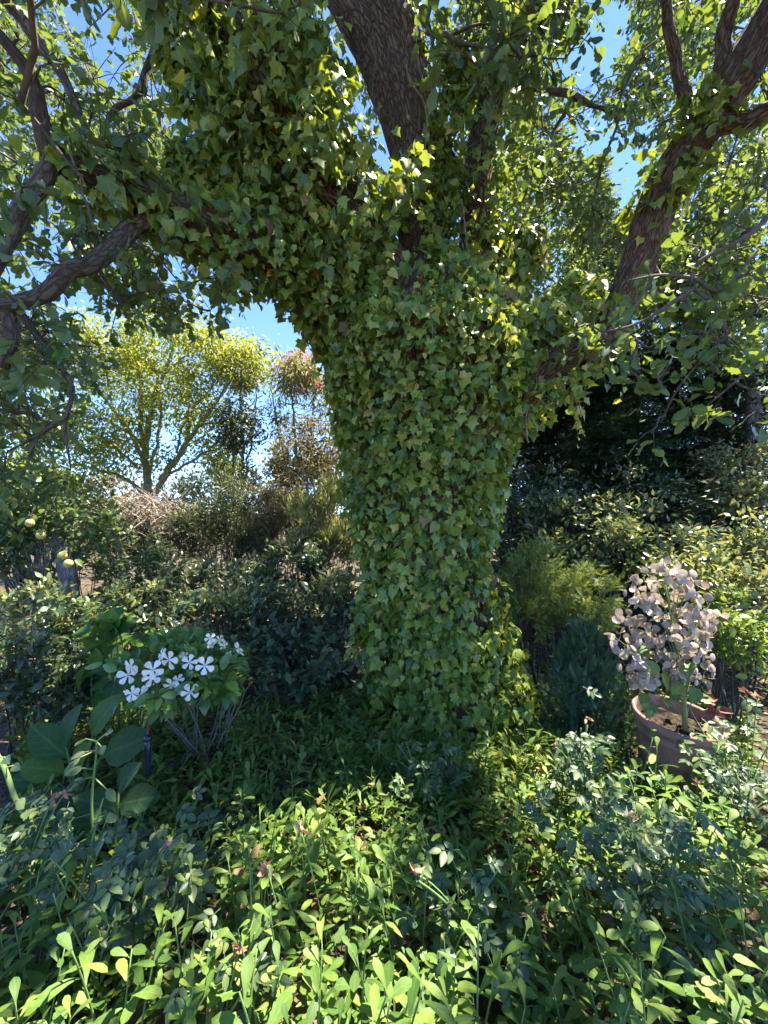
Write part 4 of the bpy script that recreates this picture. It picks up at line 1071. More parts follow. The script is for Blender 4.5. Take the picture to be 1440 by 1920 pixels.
for (px, py, d, w, h, n, mt), lb in zip([(1200, 1010, 3.7, 1.2, .8, 2300, 'privet'), (1000, 950, 4.0, 1.0, .85, 2000, 'dark'), (1400, 1040, 3.6, 1.1, .8, 2300, 'privet'), (1130, 945, 4.4, 1.6, .8, 2800, 'dark'), (1390, 900, 4.4, 1.3, .9, 2800, 'privet'), (1040, 1000, 3.9, 1.0, .7, 1700, 'privet'), (1380, 1180, 2.7, .5, .5, 700, 'cover'), (1340, 1100, 3.1, 1.0, .6, 1700, 'privet')], RS):
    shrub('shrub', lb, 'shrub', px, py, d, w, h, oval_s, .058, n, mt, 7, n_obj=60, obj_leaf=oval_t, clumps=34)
def needle_bush(name, label, px, py, d, w, h, n, size, mat, shape='cone', clumps=60, leaf=None, dm='up'):
    return shrub(name, label, 'conifer', px, py, d, w, h, leaf or frond_t, size, n, mat, 5, 'bark_small', clumps=clumps, shape=shape, spread=.10, flat=True, dirmode=dm, dx=1.0)
needle_bush('dwarf_conifer', 'small dense dark blue-green cone-shaped conifer left of the terracotta pot', 1098, 1285, 2.62, .56, .68, 3200, .07, 'dwarf', 'cone', 130)
needle_bush('juniper', 'soft feathery juniper with a sunlit arching branch beside the ivy trunk', 1000, 1110, 3.25, .55, .75, 2200, .075, 'juniper', 'dome', 60, dm='out')
needle_bush('juniper', 'low feathery juniper lit by the sun behind the dark cone conifer', 1085, 1130, 3.1, .62, .50, 2200, .07, 'juniper', 'dome', 50, dm='out')
# ---- bushes and trees along the far side of the garden
for (px, py, d, w, h, n, mt, lb) in [(60, 920, 9.5, 3.2, 1.9, 3000, 'slender', 'wide dull green bush far back beyond the apple tree'), (230, 935, 10.5, 3.0, 1.5, 2600, 'brown', 'brownish bush far back beneath the yellow-green tree'),
                                     (420, 930, 10, 2.6, 1.6, 2800, 'slender', 'dull green bush far back beyond the olive shrub'), (590, 900, 9.0, 2.2, 2.6, 3200, 'brown', 'tall brownish thicket far back just left of the ivy trunk'),
                                     (1010, 880, 8.6, 2.6, 3.0, 3600, 'yew', 'dark tall bush far back just right of the ivy trunk'), (1180, 830, 9.4, 3.6, 4.0, 5200, 'yew', 'big dark bush far back behind the layered yew'), (1390, 800, 8.6, 3.6, 4.6, 5200, 'slender', 'tall green bush far back at the edge behind the light green tree')]:
    shrub('bush', lb, 'bush', px, py, d, w, h, dia_t, .12, int(n * 1.5), mt, 6, 'grey_bark', clumps=60, stem_r=.03)
# dried straw at the right edge
def straw(label, px, py, d, n, L, spread_=.1):
    c = P(px, py, d); root = thing('dry_grass', label, 'dry grass', c)
    mb = MB()
    for i in range(n):
        dv = norm(np.array([rng.normal() * .8, rng.normal() * .5, rng.uniform(.1, .9)])); l = L * rng.uniform(.5, 1.2); t = np.linspace(0, 1, 5)[:, None]
        p = c + np.array([rng.normal() * spread_, rng.normal() * spread_ * .6, 0])
        mb.add(tube(p + dv * l * t + np.array([0, 0, -.6 * l]) * t ** 2, np.linspace(.0022, .001, 5), 3, cap=False))
    mb.build('blades', M['drystalk'], root, kind='stuff')
straw('tuft of dry straw lying among low green plants near the white-flowered bush', 435, 1540, 1.85, 60, .14, .06)

# ------------------------------------------------------------------ white-flowered bush
fb = shrub('flowering_bush', 'glossy green bush with white pinwheel flowers growing from an old pot', 'flowering bush', 352, 1258, 2.2, .72, .34, oval_s, .078, 900, 'glossy', 0, n_obj=300, obj_leaf=oval_t, clumps=34, min_px=8)
for k in range(20):
    grp_ = [(362, 1412), (372, 1408), (410, 1395), (402, 1398)][k % 4]
    b0 = P(grp_[0] + rng.normal() * 10, grp_[1] + rng.normal() * 3, 2.28); e = P(grp_[0] + (-95, -25, 15, 55)[k % 4] + rng.normal() * 14, rng.uniform(1265, 1305), 2.22 + rng.normal() * .06)
    t = np.linspace(0, 1, 7)[:, None]
    MB().add(tube(b0 * (1 - t) + e * t + rng.normal(size=(7, 3)) * .006 + np.array([0, 0, .04]) * t * (1 - t), np.linspace(.0045, .002, 7), 5)).build('stem', M['stem_grey'], fb)
PET = strip_leaf([(.04, 0), (.15, .3), (.33, .66), (.30, .90), (0, 1.0)], .1, .18)
pet_me = new_mesh('petal', *PET[:2], M['petal'], PET[2]); pet_c = new_mesh('petal', *PET[:2], M['cream'], PET[2])
eye_me = None
def flower(parent, c, facing, r, me, npet=5, name='flower', spin=None, cup=.12):
    V, F, U = lathe([(r * .02, .0), (r * .10, r * .02), (r * .06, r * .08), (0.0, r * .09)], 8)
    z = norm(facing); x = norm(np.cross([0, 0, 1.0], z) + 1e-4); y = np.cross(z, x)
    R = np.stack([x, y, z], 1)
    o = link(name, new_mesh(name, V, F, M['cream'], U), parent)
    m4 = np.eye(4); m4[:3, :3] = R; m4[:3, 3] = c - origin(parent)
    o.matrix_basis = Matrix(m4.tolist())
    a0 = rng.random() * 6.28 if spin is None else spin
    for k in range(npet):
        a_ = a0 + k * 2 * np.pi / npet + rng.normal() * .06
        dv = np.array([math.cos(a_), math.sin(a_), cup + rng.normal() * .06])
        mm = leaf_mats(np.array([[dv[0] * r * .06, dv[1] * r * .06, r * .02]]), dv[None], np.array([[0, 0, 1.0]]) + rng.normal(size=(1, 3)) * .12, np.array([r * rng.uniform(.92, 1.05)]))[0]
        link('petal', me, o, mat4=mm)
    return o
for (px, py, s) in [(240, 1266, 17), (246, 1250, 15), (287, 1256, 17), (285, 1271, 15), (317, 1237, 17), (355, 1242, 13), (303, 1228, 13), (384, 1248, 16), (333, 1275, 11), (448, 1216, 14), (262, 1305, 17), (322, 1303, 17), (322, 1284, 14), (356, 1298, 15), (248, 1300, 13), (394, 1197, 10)]:
    d = 1.95 + rng.uniform(-.04, .04)
    flower(fb, P(px, py, d), np.array([rng.normal() * .6, -1.0, .45 + rng.normal() * .55]), s * 1.06 / FPX * d, pet_me)
for (px, py) in [(411, 1200), (421, 1211), (388, 1298), (431, 1230), (398, 1209), (346, 1231)]:
    f_ = flower(fb, P(px, py, 2.03), np.array([rng.normal() * .4, -.8, .6]), 9 / FPX * 2.03, pet_c, 5, 'withered_flower', cup=.7)
# old pot
def pot(name, label, cx, cy, z0, R, H, soil=.06, tilt=(0, 0), rim_h=.05, cat='flower pot', sides=48):
    root = thing(name, label, cat, (cx, cy, z0))
    root.rotation_euler = (tilt[0], tilt[1], 0)
    pr = [(0, 0), (R * .66, 0), (R * .68, .006), (R * .78, H * .40), (R * .80, H * .42), (R * .805, H * .45), (R * .79, H * .47), (R * .86, H * .70), (R * .885, H * .715), (R * .885, H * .745), (R * .865, H * .76),
          (R * .90, H * .86), (R * .96, H * .875), (R * .985, H * .89), (R * 1.0, H * .93), (R * 1.0, H * .98), (R * .985, H * 1.0), (R * .935, H * 1.0), (R * .915, H * .985), (R * .88, H * .90), (R * .84, H * .70), (0, H * .68)]
    V, F, U = lathe(pr, sides)
    link('body', new_mesh('body', V, F, M['terra'], U), root)
    zs = H - soil; rs = R * .86
    r_ = np.linspace(0, rs, 9); a_ = np.linspace(0, 2 * np.pi, 37)
    RR, AA = np.meshgrid(r_, a_, indexing='ij')
    SV = np.stack([RR * np.cos(AA), RR * np.sin(AA), zs + .012 * np.sin(9 * RR / R + 3 * np.sin(AA * 2)) + rng.normal(size=RR.shape) * .004], -1).reshape(-1, 3)
    i, j = np.meshgrid(np.arange(8), np.arange(36), indexing='ij'); a = (i * 37 + j).ravel()
    SF = np.concatenate([np.stack([a, a + 37, a + 38], 1), np.stack([a, a + 38, a + 1], 1)])
    link('soil', new_mesh('soil', SV, SF, M['soil'], SV[:, :2].copy()), root)
    return root
c = P(352, 1440, 2.18)
pot('clay_pot', 'old terracotta pot half hidden by weeds under the white-flowered bush', c[0] - .01, c[1] + .08, -.115, .14, .20, .02, (.16, -.24))
c = P(278, 1480, 2.05)
st = thing('irrigation_stake', 'slim dark plastic stake standing beside the white-flowered bush', 'stake', (c[0], c[1], 0.0))
t = np.linspace(0, 1, 6)[:, None]
MB().add(tube(np.array([c[0], c[1], .0]) + (P(277, 1385, 2.06) - np.array([c[0], c[1], .0])) * t, np.full(6, .016), 14)).build('tube', M['plastic'], st)
MB().add(tube(P(277, 1388, 2.06) + np.array([0, 0, .022]) * np.linspace(0, 1, 3)[:, None], np.full(3, .021), 14)).build('cap', M['plastic'], st)
MB().add(tube(P(276, 1388, 2.06) + (P(282, 1300, 2.1) - P(276, 1388, 2.06)) * t + rng.normal(size=(6, 3)) * .004, np.linspace(.006, .004, 6), 6)).build('rod', M['redcurl'], st)

# ------------------------------------------------------------------ pot with honesty
pc = P(1256, 1334, 2.27)
PH = .37; PR = .217
gz = pc[2] - PH
pt = pot('terracotta_pot', 'large ribbed terracotta pot holding the dried seed-disc plant', pc[0], pc[1], gz, PR, PH, .07, (.09, .05), sides=64)
pt['category'] = 'flower pot'
hon = thing('honesty_plant', 'dried honesty plant with papery beige seed discs growing in the terracotta pot', 'plant', (pc[0] + .03, pc[1] - .06, gz + PH - .07))
o0 = origin(hon)
DISC = []
for fl in (.0, .12):
    a_ = np.linspace(0, 2 * np.pi, 13)[:-1]
    rim = np.stack([.40 * np.sin(a_), .5 - .5 * np.cos(a_), fl * np.abs(np.sin(a_)) ** 2], 1)
    inn = np.stack([.26 * np.sin(a_), .5 - .34 * np.cos(a_), .05 + 0 * a_], 1)
    V = np.concatenate([rim, inn, [[0, .5, .03]]]); k = 12
    F = [(i, (i + 1) % k, k + (i + 1) % k) for i in range(k)] + [(i, k + (i + 1) % k, k + i) for i in range(k)] + [(k + i, k + (i + 1) % k, 2 * k) for i in range(k)]
    DISC.append((V, np.array(F), V[:, :2].copy()))
disc_me = [new_mesh('seed_disc', D[0], D[1], M['disc'], D[2]) for D in DISC]
main = [P(1284, 1372, 2.2), P(1283, 1320, 2.2), P(1276, 1260, 2.2), P(1262, 1180, 2.22), P(1248, 1100, 2.24)]
mp_, mr_ = resample(main, [.014, .012, .009, .006, .004], .03)
MB().add(tube(mp_, mr_, 8)).build('stem', M['stem_green'], hon)
RAC = [(1185, 1085), (1205, 1110), (1245, 1062), (1262, 1070), (1285, 1085), (1300, 1085), (1305, 1120), (1312, 1130), (1225, 1090), (1190, 1115), (1160, 1158), (1195, 1170), (1215, 1180), (1235, 1150), (1270, 1150), (1300, 1165), (1335, 1160), (1345, 1150), (1325, 1190), (1290, 1195), (1245, 1175), (1150, 1200), (1170, 1220), (1165, 1248), (1190, 1255), (1185, 1275), (1205, 1270), (1235, 1222), (1250, 1232), (1285, 1205), (1310, 1225), (1330, 1250), (1320, 1215), (1260, 1265), (1295, 1262), (1215, 1200), (1180, 1190), (1260, 1120)]
for (px, py) in RAC:
    d = 2.2 + rng.normal() * .07
    e = P(px, py - 8, d)
    s0 = mp_[int(np.clip(len(mp_) * np.clip((1330 - py - 60) / 260, .12, .85), 1, len(mp_) - 1))]
    t = np.linspace(0, 1, 8)[:, None]
    mid = (s0 + e) / 2 + np.array([0, 0, .02]) + rng.normal(size=3) * .012
    path = (1 - t) ** 2 * s0 + 2 * t * (1 - t) * mid + t ** 2 * e
    MB().add(tube(path, np.linspace(.003, .0012, 8), 5)).build('branch', M['stem_green'], hon)
    for k in range(int(rng.integers(10, 15))):
        u = rng.uniform(.72, 1.02)
        p = path[0] * 0 + (s0 * (1 - u) + e * u) + rng.normal(size=3) * np.array([.022, .025, .020])
        dv = norm(np.array([rng.normal() * .6, rng.normal() * .4 - .2, rng.normal() * .5 - .45]))
        mm = leaf_mats((p - o0)[None], dv[None], norm(np.array([[rng.normal() * .6, -1, rng.normal() * .5]])), np.array([rng.uniform(.036, .052)]))[0]
        link('seed_disc', disc_me[int(rng.integers(2))], hon, mat4=mm)
lp = [(1215, 1215, .09), (1225, 1240, .10), (1240, 1262, .10), (1285, 1240, .09), (1280, 1285, .08), (1305, 1290, .09), (1310, 1310, .08), (1210, 1300, .07), (1205, 1318, .06), (1228, 1320, .06), (1240, 1305, .06), (1222, 1332, .05), (1275, 1305, .07), (1300, 1225, .07)]
me_ = leaf_meshes('leaf', heart_t, M['honesty'])
for px, py, s in lp:
    p = P(px, py, 2.18 + rng.normal() * .04)
    mm = leaf_mats((p - o0)[None], norm(np.array([[rng.normal() * .6, -.4, -.5 + rng.normal() * .3]])), norm(np.array([[rng.normal() * .3, -.5, .8]])), np.array([s]))[0]
    link('leaf', me_[int(rng.integers(2))], hon, mat4=mm)
# dry leaf in pot, withered red flower head beside it
p = P(1300, 1362, 2.17)
dl = new_mesh('dry_leaf', *oak_t[1][:2], M['dry'], oak_t[1][2])
o = link('dry_leaf', dl, None, mat4=leaf_mats(p[None], np.array([[1, -.1, .1]]), np.array([[0, -.3, 1.0]]), np.array([.14]))[0]); tag(o, 'curled pale brown leaf lying on the soil in the terracotta pot', 'leaf')
wf = thing('withered_bloom', 'crumpled reddish withered bloom beside the rim of the terracotta pot', 'flower', P(1345, 1345, 2.3))
for k in range(9):
    p = P(1345 + rng.normal() * 11, 1325 + rng.normal() * 7, 2.28)
    cu = strip_leaf([(.05, 0), (.3, .3), (.34, .65), (.1, .95), (0, 1)], rng.uniform(.3, .9), rng.uniform(.3, .9))
    link('petal', new_mesh('petal', cu[0], cu[1], M['redcurl'], cu[2]), wf, mat4=leaf_mats((p - origin(wf))[None], rand_dir(1), rand_dir(1), np.array([rng.uniform(.05, .075)]))[0])
b0 = origin(wf); b1 = P(1360, 1480, 2.2); b1[2] = float(ground_z(b1[0], b1[1]))
MB().add(tube(b1 * (1 - t[:6]) + (P(1345, 1330, 2.28)) * t[:6] if False else np.linspace(b1, P(1345, 1330, 2.28), 6), np.full(6, .004), 6)).build('stem', M['stem_green'], wf)

# ------------------------------------------------------------------ broad-leaved plants at the left
BROAD = [(.03, 0), (.05, .12), (.20, .26), (.30, .48), (.28, .68), (.16, .88), (0, 1)]
broad_t = [strip_leaf(BROAD, .18, .25, wave=.05), strip_leaf(BROAD, .3, .45, wave=.05)]
bl_me = leaf_meshes('broad_leaf', broad_t, M['broad'])
def broad_plant(label, px, py, d, leaves):
    c = P(px, py, d); gz = float(ground_z(c[0], c[1])); root = thing('broad_leaved_plant', label, 'plant', (c[0], c[1], gz))
    for (lx, ly, L, tx, tz, ny, k) in leaves:
        tip0 = P(lx, ly, d)
        dv = norm(np.array([tx, -.25, tz]))
        base = tip0 - dv * L * .5
        mm = leaf_mats((base - origin(root))[None], dv[None], norm(np.array([[tx * -.3, -ny, 1.0]])), np.array([L]))[0]
        link('leaf', bl_me[k], root, mat4=mm)
        t = np.linspace(0, 1, 6)[:, None]; f0 = np.array([c[0], c[1], gz])
        MB().add(tube(f0 * (1 - t) + base * t + np.array([0, 0, .03]) * t * (1 - t), np.linspace(.006, .004, 6), 6)).build('stalk', M['stem_green'], root)
broad_plant('clump of large dark glossy oval leaves left of the plastic stake', 150, 1470, 2.05,
            [(95, 1395, .26, -.4, .6, 1.2, 0), (225, 1400, .30, .8, .5, 1.4, 0), (180, 1350, .24, .35, .9, 1.0, 1), (120, 1370, .20, .1, 1.0, .5, 1), (85, 1440, .22, -.5, .3, .8, 0), (140, 1430, .2, .1, .4, 1.0, 1), (60, 1460, .2, -.8, .2, 1.0, 0)])
broad_plant('plant with wide bright green oval leaves, one partly in sun, below the stake', 215, 1560, 1.75,
            [(250, 1500, .21, .8, .38, 1.0, 0), (225, 1465, .17, .2, .5, .9, 1), (195, 1510, .2, -.2, .3, 1.0, 1), (150, 1545, .2, -.8, .1, .8, 0), (270, 1560, .16, .7, -.1, .8, 1), (120, 1500, .16, -.6, .5, .8, 1)])
# tall pale sprouts
def sprout(label, spec, leafpts, d):
    pts, rad = resample([P(x, y, dd) for x, y, dd, r in spec], [s[3] for s in spec], .03)
    foot = pts[0].copy(); foot[2] = float(ground_z(foot[0], foot[1]))
    root = thing('sprouting_stem', label, 'plant', foot)
    MB().add(tube(np.concatenate([[foot], pts]), np.concatenate([[rad[0]], rad]), 8, .05)).build('stem', M['stem_green'], root)
    me = leaf_meshes('leaf', oval_t, M['rose'])
    for (lx, ly, L) in leafpts:
        p = P(lx, ly, d + rng.normal() * .02)
        s0 = pts[int(np.argmin(np.linalg.norm(pts - p, axis=1)))]
        MB().add(tube(np.linspace(s0, p, 4), np.full(4, .0022), 5)).build('stalk', M['stem_green'], root)
        dv = norm(p - s0 + np.array([0, -.02, -.01]))
        mm = leaf_mats((p - origin(root))[None], dv[None], norm(np.array([[rng.normal() * .2, -.7, .7]])), np.array([L]))[0]
        link('leaf', me[int(rng.integers(3))], root, mat4=mm)
sprout('pale green upright sprout with forked tip in front of the broad dark leaves', [(178, 1700, 1.6, .006), (175, 1580, 1.6, .0055), (172, 1500, 1.6, .005), (180, 1420, 1.6, .004), (181, 1390, 1.6, .003)],
       [(160, 1385, .05), (200, 1375, .05), (150, 1420, .06), (155, 1440, .06), (160, 1460, .07), (140, 1535, .08), (150, 1580, .09), (195, 1530, .06), (160, 1410, .05), (190, 1400, .06), (135, 1600, .10), (200, 1480, .06)], 1.58)
sprout('thick pale leaning stem at the edge below the broad leaves', [(85, 1620, 1.6, .010), (62, 1555, 1.6, .010), (30, 1500, 1.6, .009), (8, 1440, 1.6, .009), (-20, 1390, 1.6, .007)],
       [(10, 1420, .06), (25, 1435, .06), (35, 1500, .07), (50, 1520, .06), (70, 1590, .07), (10, 1530, .08), (30, 1560, .07)], 1.58)

# ------------------------------------------------------------------ rose bushes with five-part leaves
def rose_leaf_mesh(k):
    mb = MB(); r = np.random.default_rng(40 + k)
    mb.add(tube(np.stack([np.zeros(5), np.linspace(0, .62, 5), -.06 * np.linspace(0, 1, 5) ** 2], 1), np.full(5, .010), 3, cap=False))
    for y, s, side in ((.28, .36, 1), (.28, .36, -1), (.5, .42, 1), (.5, .42, -1), (.6, .46, 0)):
        dv = norm(np.array([[side * .9, .5 if side else 1.0, r.uniform(-.15, .05)]]))
        g = scatter([oval_t[int(r.integers(3))]], np.array([[side * .02, y, -.06 * y * y]]), dv, np.array([[r.normal() * .25, r.normal() * .2, 1.0]]), np.array([s * r.uniform(.9, 1.1)]))
        mb.add(g)
    V, F, U = np.concatenate(mb.v), np.concatenate(mb.f), np.concatenate(mb.u)
    return new_mesh('leaf', V, F, M['rose'], U)
rose_me = [rose_leaf_mesh(k) for k in range(5)]
wpet = new_mesh('petal', *oval_s[1][:2], M['wither'], oval_s[1][2])
def rose(label, px, py, d, w, h, n, L=.095, hips=(), stems=7):
    c = P(px, py, d); gz = float(ground_z(c[0], c[1])); root = thing('rose_bush', label, 'rose bush', (c[0], c[1], gz))
    ends, paths = [], []
    for k in range(stems):
        e = c + np.array([rng.uniform(-.5, .5) * w, rng.uniform(-.5, .5) * w * .7, rng.uniform(-.1, .5) * h])
        b0 = np.array([c[0] + rng.normal() * .05, c[1] + rng.normal() * .05, gz - .02]); t = np.linspace(0, 1, 9)[:, None]
        mid = (b0 + e) / 2 + np.array([rng.normal() * .03, rng.normal() * .03, .05])
        path = (1 - t) ** 2 * b0 + 2 * t * (1 - t) * mid + t ** 2 * e
        MB().add(tube(path, np.linspace(.005, .0025, 9), 6)).build('stem', M['stem_green'], root); paths.append(path)
    for k in range(n):
        p = c + np.array([rng.normal() * .24 * w, rng.normal() * .2 * w, rng.normal() * .24 * h])
        p[2] = max(p[2], gz + .03)
        dv = norm(np.array([rng.normal() * .6, rng.normal() * .5 - .35, rng.normal() * .3 - .15]))
        link('leaf', rose_me[int(rng.integers(5))], root, mat4=leaf_mats((p - origin(root))[None], dv[None], norm(np.array([[rng.normal() * .35, -.45 + rng.normal() * .3, .8]])), np.array([L * rng.uniform(.75, 1.25)]))[0])
    for (hx, hy) in hips:
        p = P(hx, hy, d - w * .15); pth = min(paths, key=lambda q: np.linalg.norm(q[-1] - p))
        h_ = link('withered_flower', new_mesh('withered_flower', *(lambda q: (q[0], q[1], M['wither'], q[2]))(lathe([(.002, 0), (.006, .004), (.007, .010), (.004, .016), (0, .017)], 8))), root, loc=p - origin(root))
        for q in range(6):
            link('petal', wpet, h_, mat4=leaf_mats(np.array([[0, 0, .008]]), rand_dir(1) * [1, 1, .4] + [[0, 0, .2]], rand_dir(1), np.array([rng.uniform(.02, .035)]))[0])
        s0 = pth[3] if np.linalg.norm(pth[-1] - p) < .22 else np.array([p[0] + rng.normal() * .04, p[1] + .06, float(ground_z(p[0], p[1]))]); t = np.linspace(0, 1, 7)[:, None]; mid = (s0 * .4 + p * .6) + np.array([0, 0, .05])
        MB().add(tube((1 - t) ** 2 * s0 + 2 * t * (1 - t) * mid + t ** 2 * p, np.full(7, .002), 5)).build('stem', M['stem_green'], root)
rose('dark blue-green rose bush with a pinkish withered flower in front of the broad-leaved plant', 265, 1640, 1.38, .46, .38, 120, .09, [(310, 1590), (495, 1630), (306, 1672), (455, 1790)], 9)
rose('blue-green rose bush with dense leaflets in the lower half between pot and lit plants', 1190, 1610, 1.45, .50, .48, 170, .085, [(1180, 1535)], 10)
rose('leafy rose bush at the edge in front of the terracotta pot', 1385, 1450, 1.95, .6, .5, 150, .085, [(1310, 1475), (1420, 1310), (1400, 1300)], 9)
rose('thin rose sprays rising just in front of the dark cone conifer', 1085, 1420, 2.0, .36, .42, 60, .085, [(1040, 1400), (1100, 1350)], 6)
rose('shaded rose bush at the left edge below the leaning stem', 50, 1600, 1.5, .4, .35, 70, .085, [(120, 1490), (100, 1500)], 6)
rose('small rose sprays mixed into the sunlit plants at the bottom', 860, 1690, 1.3, .36, .34, 34, .085, [(565, 1560), (780, 1640), (500, 1640)], 6)
rose('small rose shoots in the low plants below the ivy trunk', 810, 1440, 2.1, .4, .22, 46, .075, [(810, 1470)], 5)
rose('small dark rose spray at the bottom left of the sunlit plants', 450, 1800, 1.15, .2, .25, 18, .08, [(450, 1785)], 5)

# ------------------------------------------------------------------ leafy plants with spatula leaves
LANCE = [(.02, 0), (.05, .16), (.11, .42), (.115, .60), (.07, .84), (0, 1.0)]
lance_t = [strip_leaf(LANCE, .25, .35), strip_leaf(LANCE, .12, .7), strip_leaf(LANCE, .35, .1, twist=.2)]
spat_me = leaf_meshes('leaf', spat_t, M['spat']) + leaf_meshes('lance_leaf', lance_t, M['spat'])
def plant_proto(h, nl, L, lean, lance=False):
    """local stem path and leaf matrices"""
    t = np.linspace(0, 1, 9)[:, None]
    a_ = rng.random() * 6.28
    e = np.array([math.cos(a_) * lean, math.sin(a_) * lean, h])
    path = np.array([0, 0, -.02]) * (1 - t) + e * t + np.array([e[0], e[1], -.0]) * -.4 * t * (1 - t)
    stem = new_mesh('stem', *(lambda q: (q[0], q[1], M['stem_green'], q[2]))(tube(path, np.linspace(.0045, .002, 9), 6)))
    ms = []
    for i in range(nl):
        u = .12 + .88 * (i / (nl - 1)) ** .8
        p = np.array([np.interp(u, t[:, 0], path[:, k]) for k in range(3)])
        az = i * 2.4 + rng.normal() * .3
        el = .15 + .75 * u + rng.normal() * .18
        dv = np.array([math.cos(az) * math.cos(el), math.sin(az) * math.cos(el), math.sin(el)])
        nv = np.array([-math.cos(az) * math.sin(el), -math.sin(az) * math.sin(el), math.cos(el)]) + rng.normal(size=3) * .22
        ms.append((leaf_mats(p[None], dv[None], nv[None], np.array([L * rng.uniform(.7, 1.15) * (1 - .35 * max(0, u - .75) / .25)]))[0], int(rng.integers(4)) if not lance else 4 + int(rng.integers(3))))
    return stem, ms
protos = [plant_proto(rng.uniform(.20, .46), int(rng.integers(10, 18)), rng.uniform(.07, .115), rng.uniform(.02, .16), k_ % 5 == 4) for k_ in range(15)]
def place_plant(x, y, label, group, s=1.0):
    stem, ms = protos[int(rng.integers(15))]
    root = thing('leafy_plant', label, 'plant', (x, y, float(ground_z(x, y))), group, rng.random() * 6.28)
    root.scale = (s, s, s)
    link('stem', stem, root)
    for m4, k in ms:
        link('leaf', spat_me[k], root, mat4=m4)
G1 = ('leafy green plant with spoon-shaped leaves in the drift along the bottom of the garden', 'spoon-leaved plants drifted along the front')
G2 = ('small spoon-leaved plant in the low carpet just in front of the oak foot', 'spoon-leaved plants in the low carpet')
def front_group(px, py):
    base = 'plant with spoon-shaped leaves '
    if py < 1640:
        w = 'standing between the two blue-green rose bushes' if 480 < px < 1060 else ('beside the dark rose bush under the broad leaves' if px <= 480 else 'beside the rose bush below the terracotta pot')
    elif px < 420: w = 'in the nearest drift under the dark rose bush'
    elif px < 960: w = 'in the nearest sunlit drift at the bottom middle'
    else: w = 'in the nearest drift under the right-hand rose bush'
    return base + w, 'spoon-leaved plants ' + w
placed = []
def try_place(x, y, gap):
    if any((x - a) ** 2 + (y - b) ** 2 < gap * gap for a, b in placed): return False
    placed.append((x, y)); return True
cnt = 0
for _ in range(3000):
    y = rng.uniform(.72, 1.62); x = rng.uniform(-1.02, 1.02) * (y + .12)
    px, py, _d = (float(q[0]) for q in to_px(np.array([x, y, .3])))
    if 60 < px < 480 and py < 1760 and rng.random() < .6: continue
    if 1060 < px < 1330 and 1480 < py < 1760 and rng.random() < .45: continue
    if not try_place(x, y, .060): continue
    place_plant(x, y, *front_group(px, py), s=rng.uniform(.62, .92) if not 480 < px < 900 else rng.uniform(.72, .98)); cnt += 1
    if cnt >= 255: break
cnt = 0
for _ in range(3000):
    y = rng.uniform(1.5, 2.5); x = rng.uniform(-.45, .62) * y
    if not try_place(x, y, .10): continue
    if math.hypot(x - .42, y - 3.0) < .75: continue
    place_plant(x, y, *((G2[0], G2[1]) if x > -.05 else ('small spoon-leaved plant in the low carpet beside the white-flowered bush', 'spoon-leaved plants by the white-flowered bush')), s=rng.uniform(.42, .66)); cnt += 1
    if cnt >= 80: break

for px_, d_, s_ in ((1150, 2.02, .9), (1190, 1.98, 1.0), (1225, 1.95, .95), (1262, 1.97, 1.05), (1300, 1.95, .95), (1335, 2.0, 1.0), (1170, 1.85, .9), (1245, 1.82, .9), (1315, 1.82, .9), (1120, 1.95, .85)):
    place_plant((px_ - HX) / FPX * d_, d_, 'plant with spoon-shaped leaves close against the foot of the terracotta pot', 'spoon-leaved plants at the foot of the terracotta pot', s=s_)
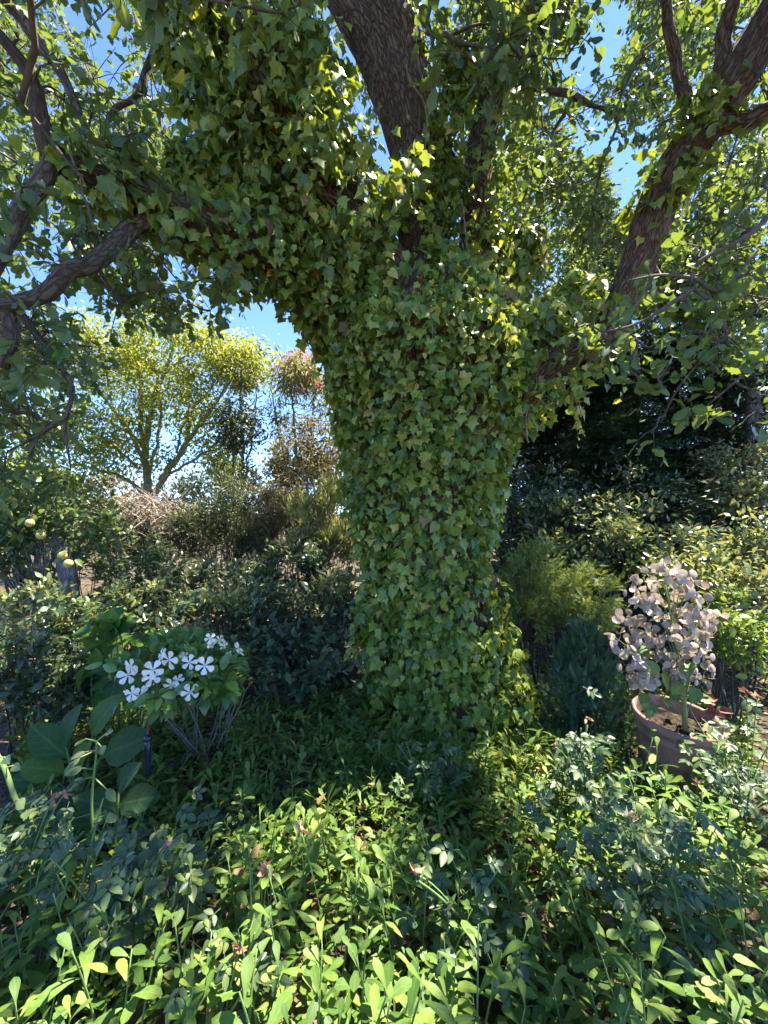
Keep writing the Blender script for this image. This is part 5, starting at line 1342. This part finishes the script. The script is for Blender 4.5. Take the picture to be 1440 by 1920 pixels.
# low carpet that nobody could count
n = 2000
cx = rng.uniform(-1.15, 1.15, n); cy = np.where(rng.random(n) < .55, rng.uniform(1.6, 3.0, n), rng.uniform(.7, 4.6, n)); cx = np.where(cy < 3, cx * .75, cx) * (cy + .1)
ok = np.hypot(cx - .42, cy - 3.0) > .55
ok &= np.hypot(cx - pc[0], cy - pc[1]) > .24
cx, cy = cx[ok], cy[ok]; n = len(cx)
hh = rng.uniform(.04, .16, n) * np.where((cx < -.25) & (cy > 2.2), 1.4, 1)
pos, dr, nr, sz = [], [], [], []
stm = MB()
for i in range(n):
    k = int(rng.integers(7, 12)); a_ = rng.uniform(0, 6.28, k); el = rng.uniform(.15, 1.2, k)
    g = np.array([cx[i], cy[i], float(ground_z(cx[i], cy[i]))])
    u = rng.random(k)
    p = g + np.stack([np.cos(a_) * .01, np.sin(a_) * .01, hh[i] * u], 1)
    dv = np.stack([np.cos(a_) * np.cos(el), np.sin(a_) * np.cos(el), np.sin(el)], 1)
    pos.append(p); dr.append(dv); nr.append(np.stack([-np.cos(a_) * np.sin(el), -np.sin(a_) * np.sin(el), np.cos(el)], 1) + rng.normal(size=(k, 3)) * .25); sz.append(rng.uniform(.045, .085, k))
gc = MB().add(scatter(spat_s, np.concatenate(pos), np.concatenate(dr), np.concatenate(nr), np.concatenate(sz))).build('ground_cover', M['cover'])
tag(gc, 'low carpet of small green leaves covering the soil', None, None, 'stuff')

# thin grass blades and dry stalks threading through the front of the bed
n = 420
gx_ = rng.uniform(-1.1, 1.1, n); gy_ = rng.uniform(.8, 2.5, n); gx_ = gx_ * (gy_ + .1)
for nm, mt, lb, sl in (('grass', 'cover', 'thin green grass blades threading through the leafy bed', slice(0, 260)), ('dry_stalks', 'drystalk', 'thin dry stalks lying through the leafy bed', slice(260, n))):
    mb = MB()
    for x, y in zip(gx_[sl], gy_[sl]):
        b0 = np.array([x, y, float(ground_z(x, y))]); h_ = rng.uniform(.10, .30) * (1 if nm == 'grass' else .8); lean = rng.normal(size=2) * (.09 if nm == 'grass' else .16)
        t = np.linspace(0, 1, 6)[:, None]
        mb.add(tube(b0 + np.array([0, 0, h_]) * t + np.array([lean[0], lean[1], -h_ * .35]) * t ** 2, np.linspace(.0022, .0006, 6), 3, cap=False))
    tag(mb.build(nm, M[mt], None), lb, None, None, 'stuff')
# single dry oak leaves caught on the plants
c_me = leaf_meshes('dry_oak_leaf', oak_t[:3], M['dry'])
for k in range(26):
    y = rng.uniform(1.0, 2.3); x = rng.uniform(-.9, .9) * y
    p = np.array([x, y, float(ground_z(x, y)) + rng.uniform(.10, .24)])
    o = link('dry_oak_leaf', c_me[int(rng.integers(3))], None, mat4=leaf_mats(p[None], rand_dir(1) * [1, 1, .4], norm(np.array([[rng.normal() * .5, -.4, 1.0]])), np.array([rng.uniform(.045, .07)]))[0])
    tag(o, 'dry brown lobed oak leaf caught among the low green plants', 'leaf', 'dry oak leaves caught on the low plants')
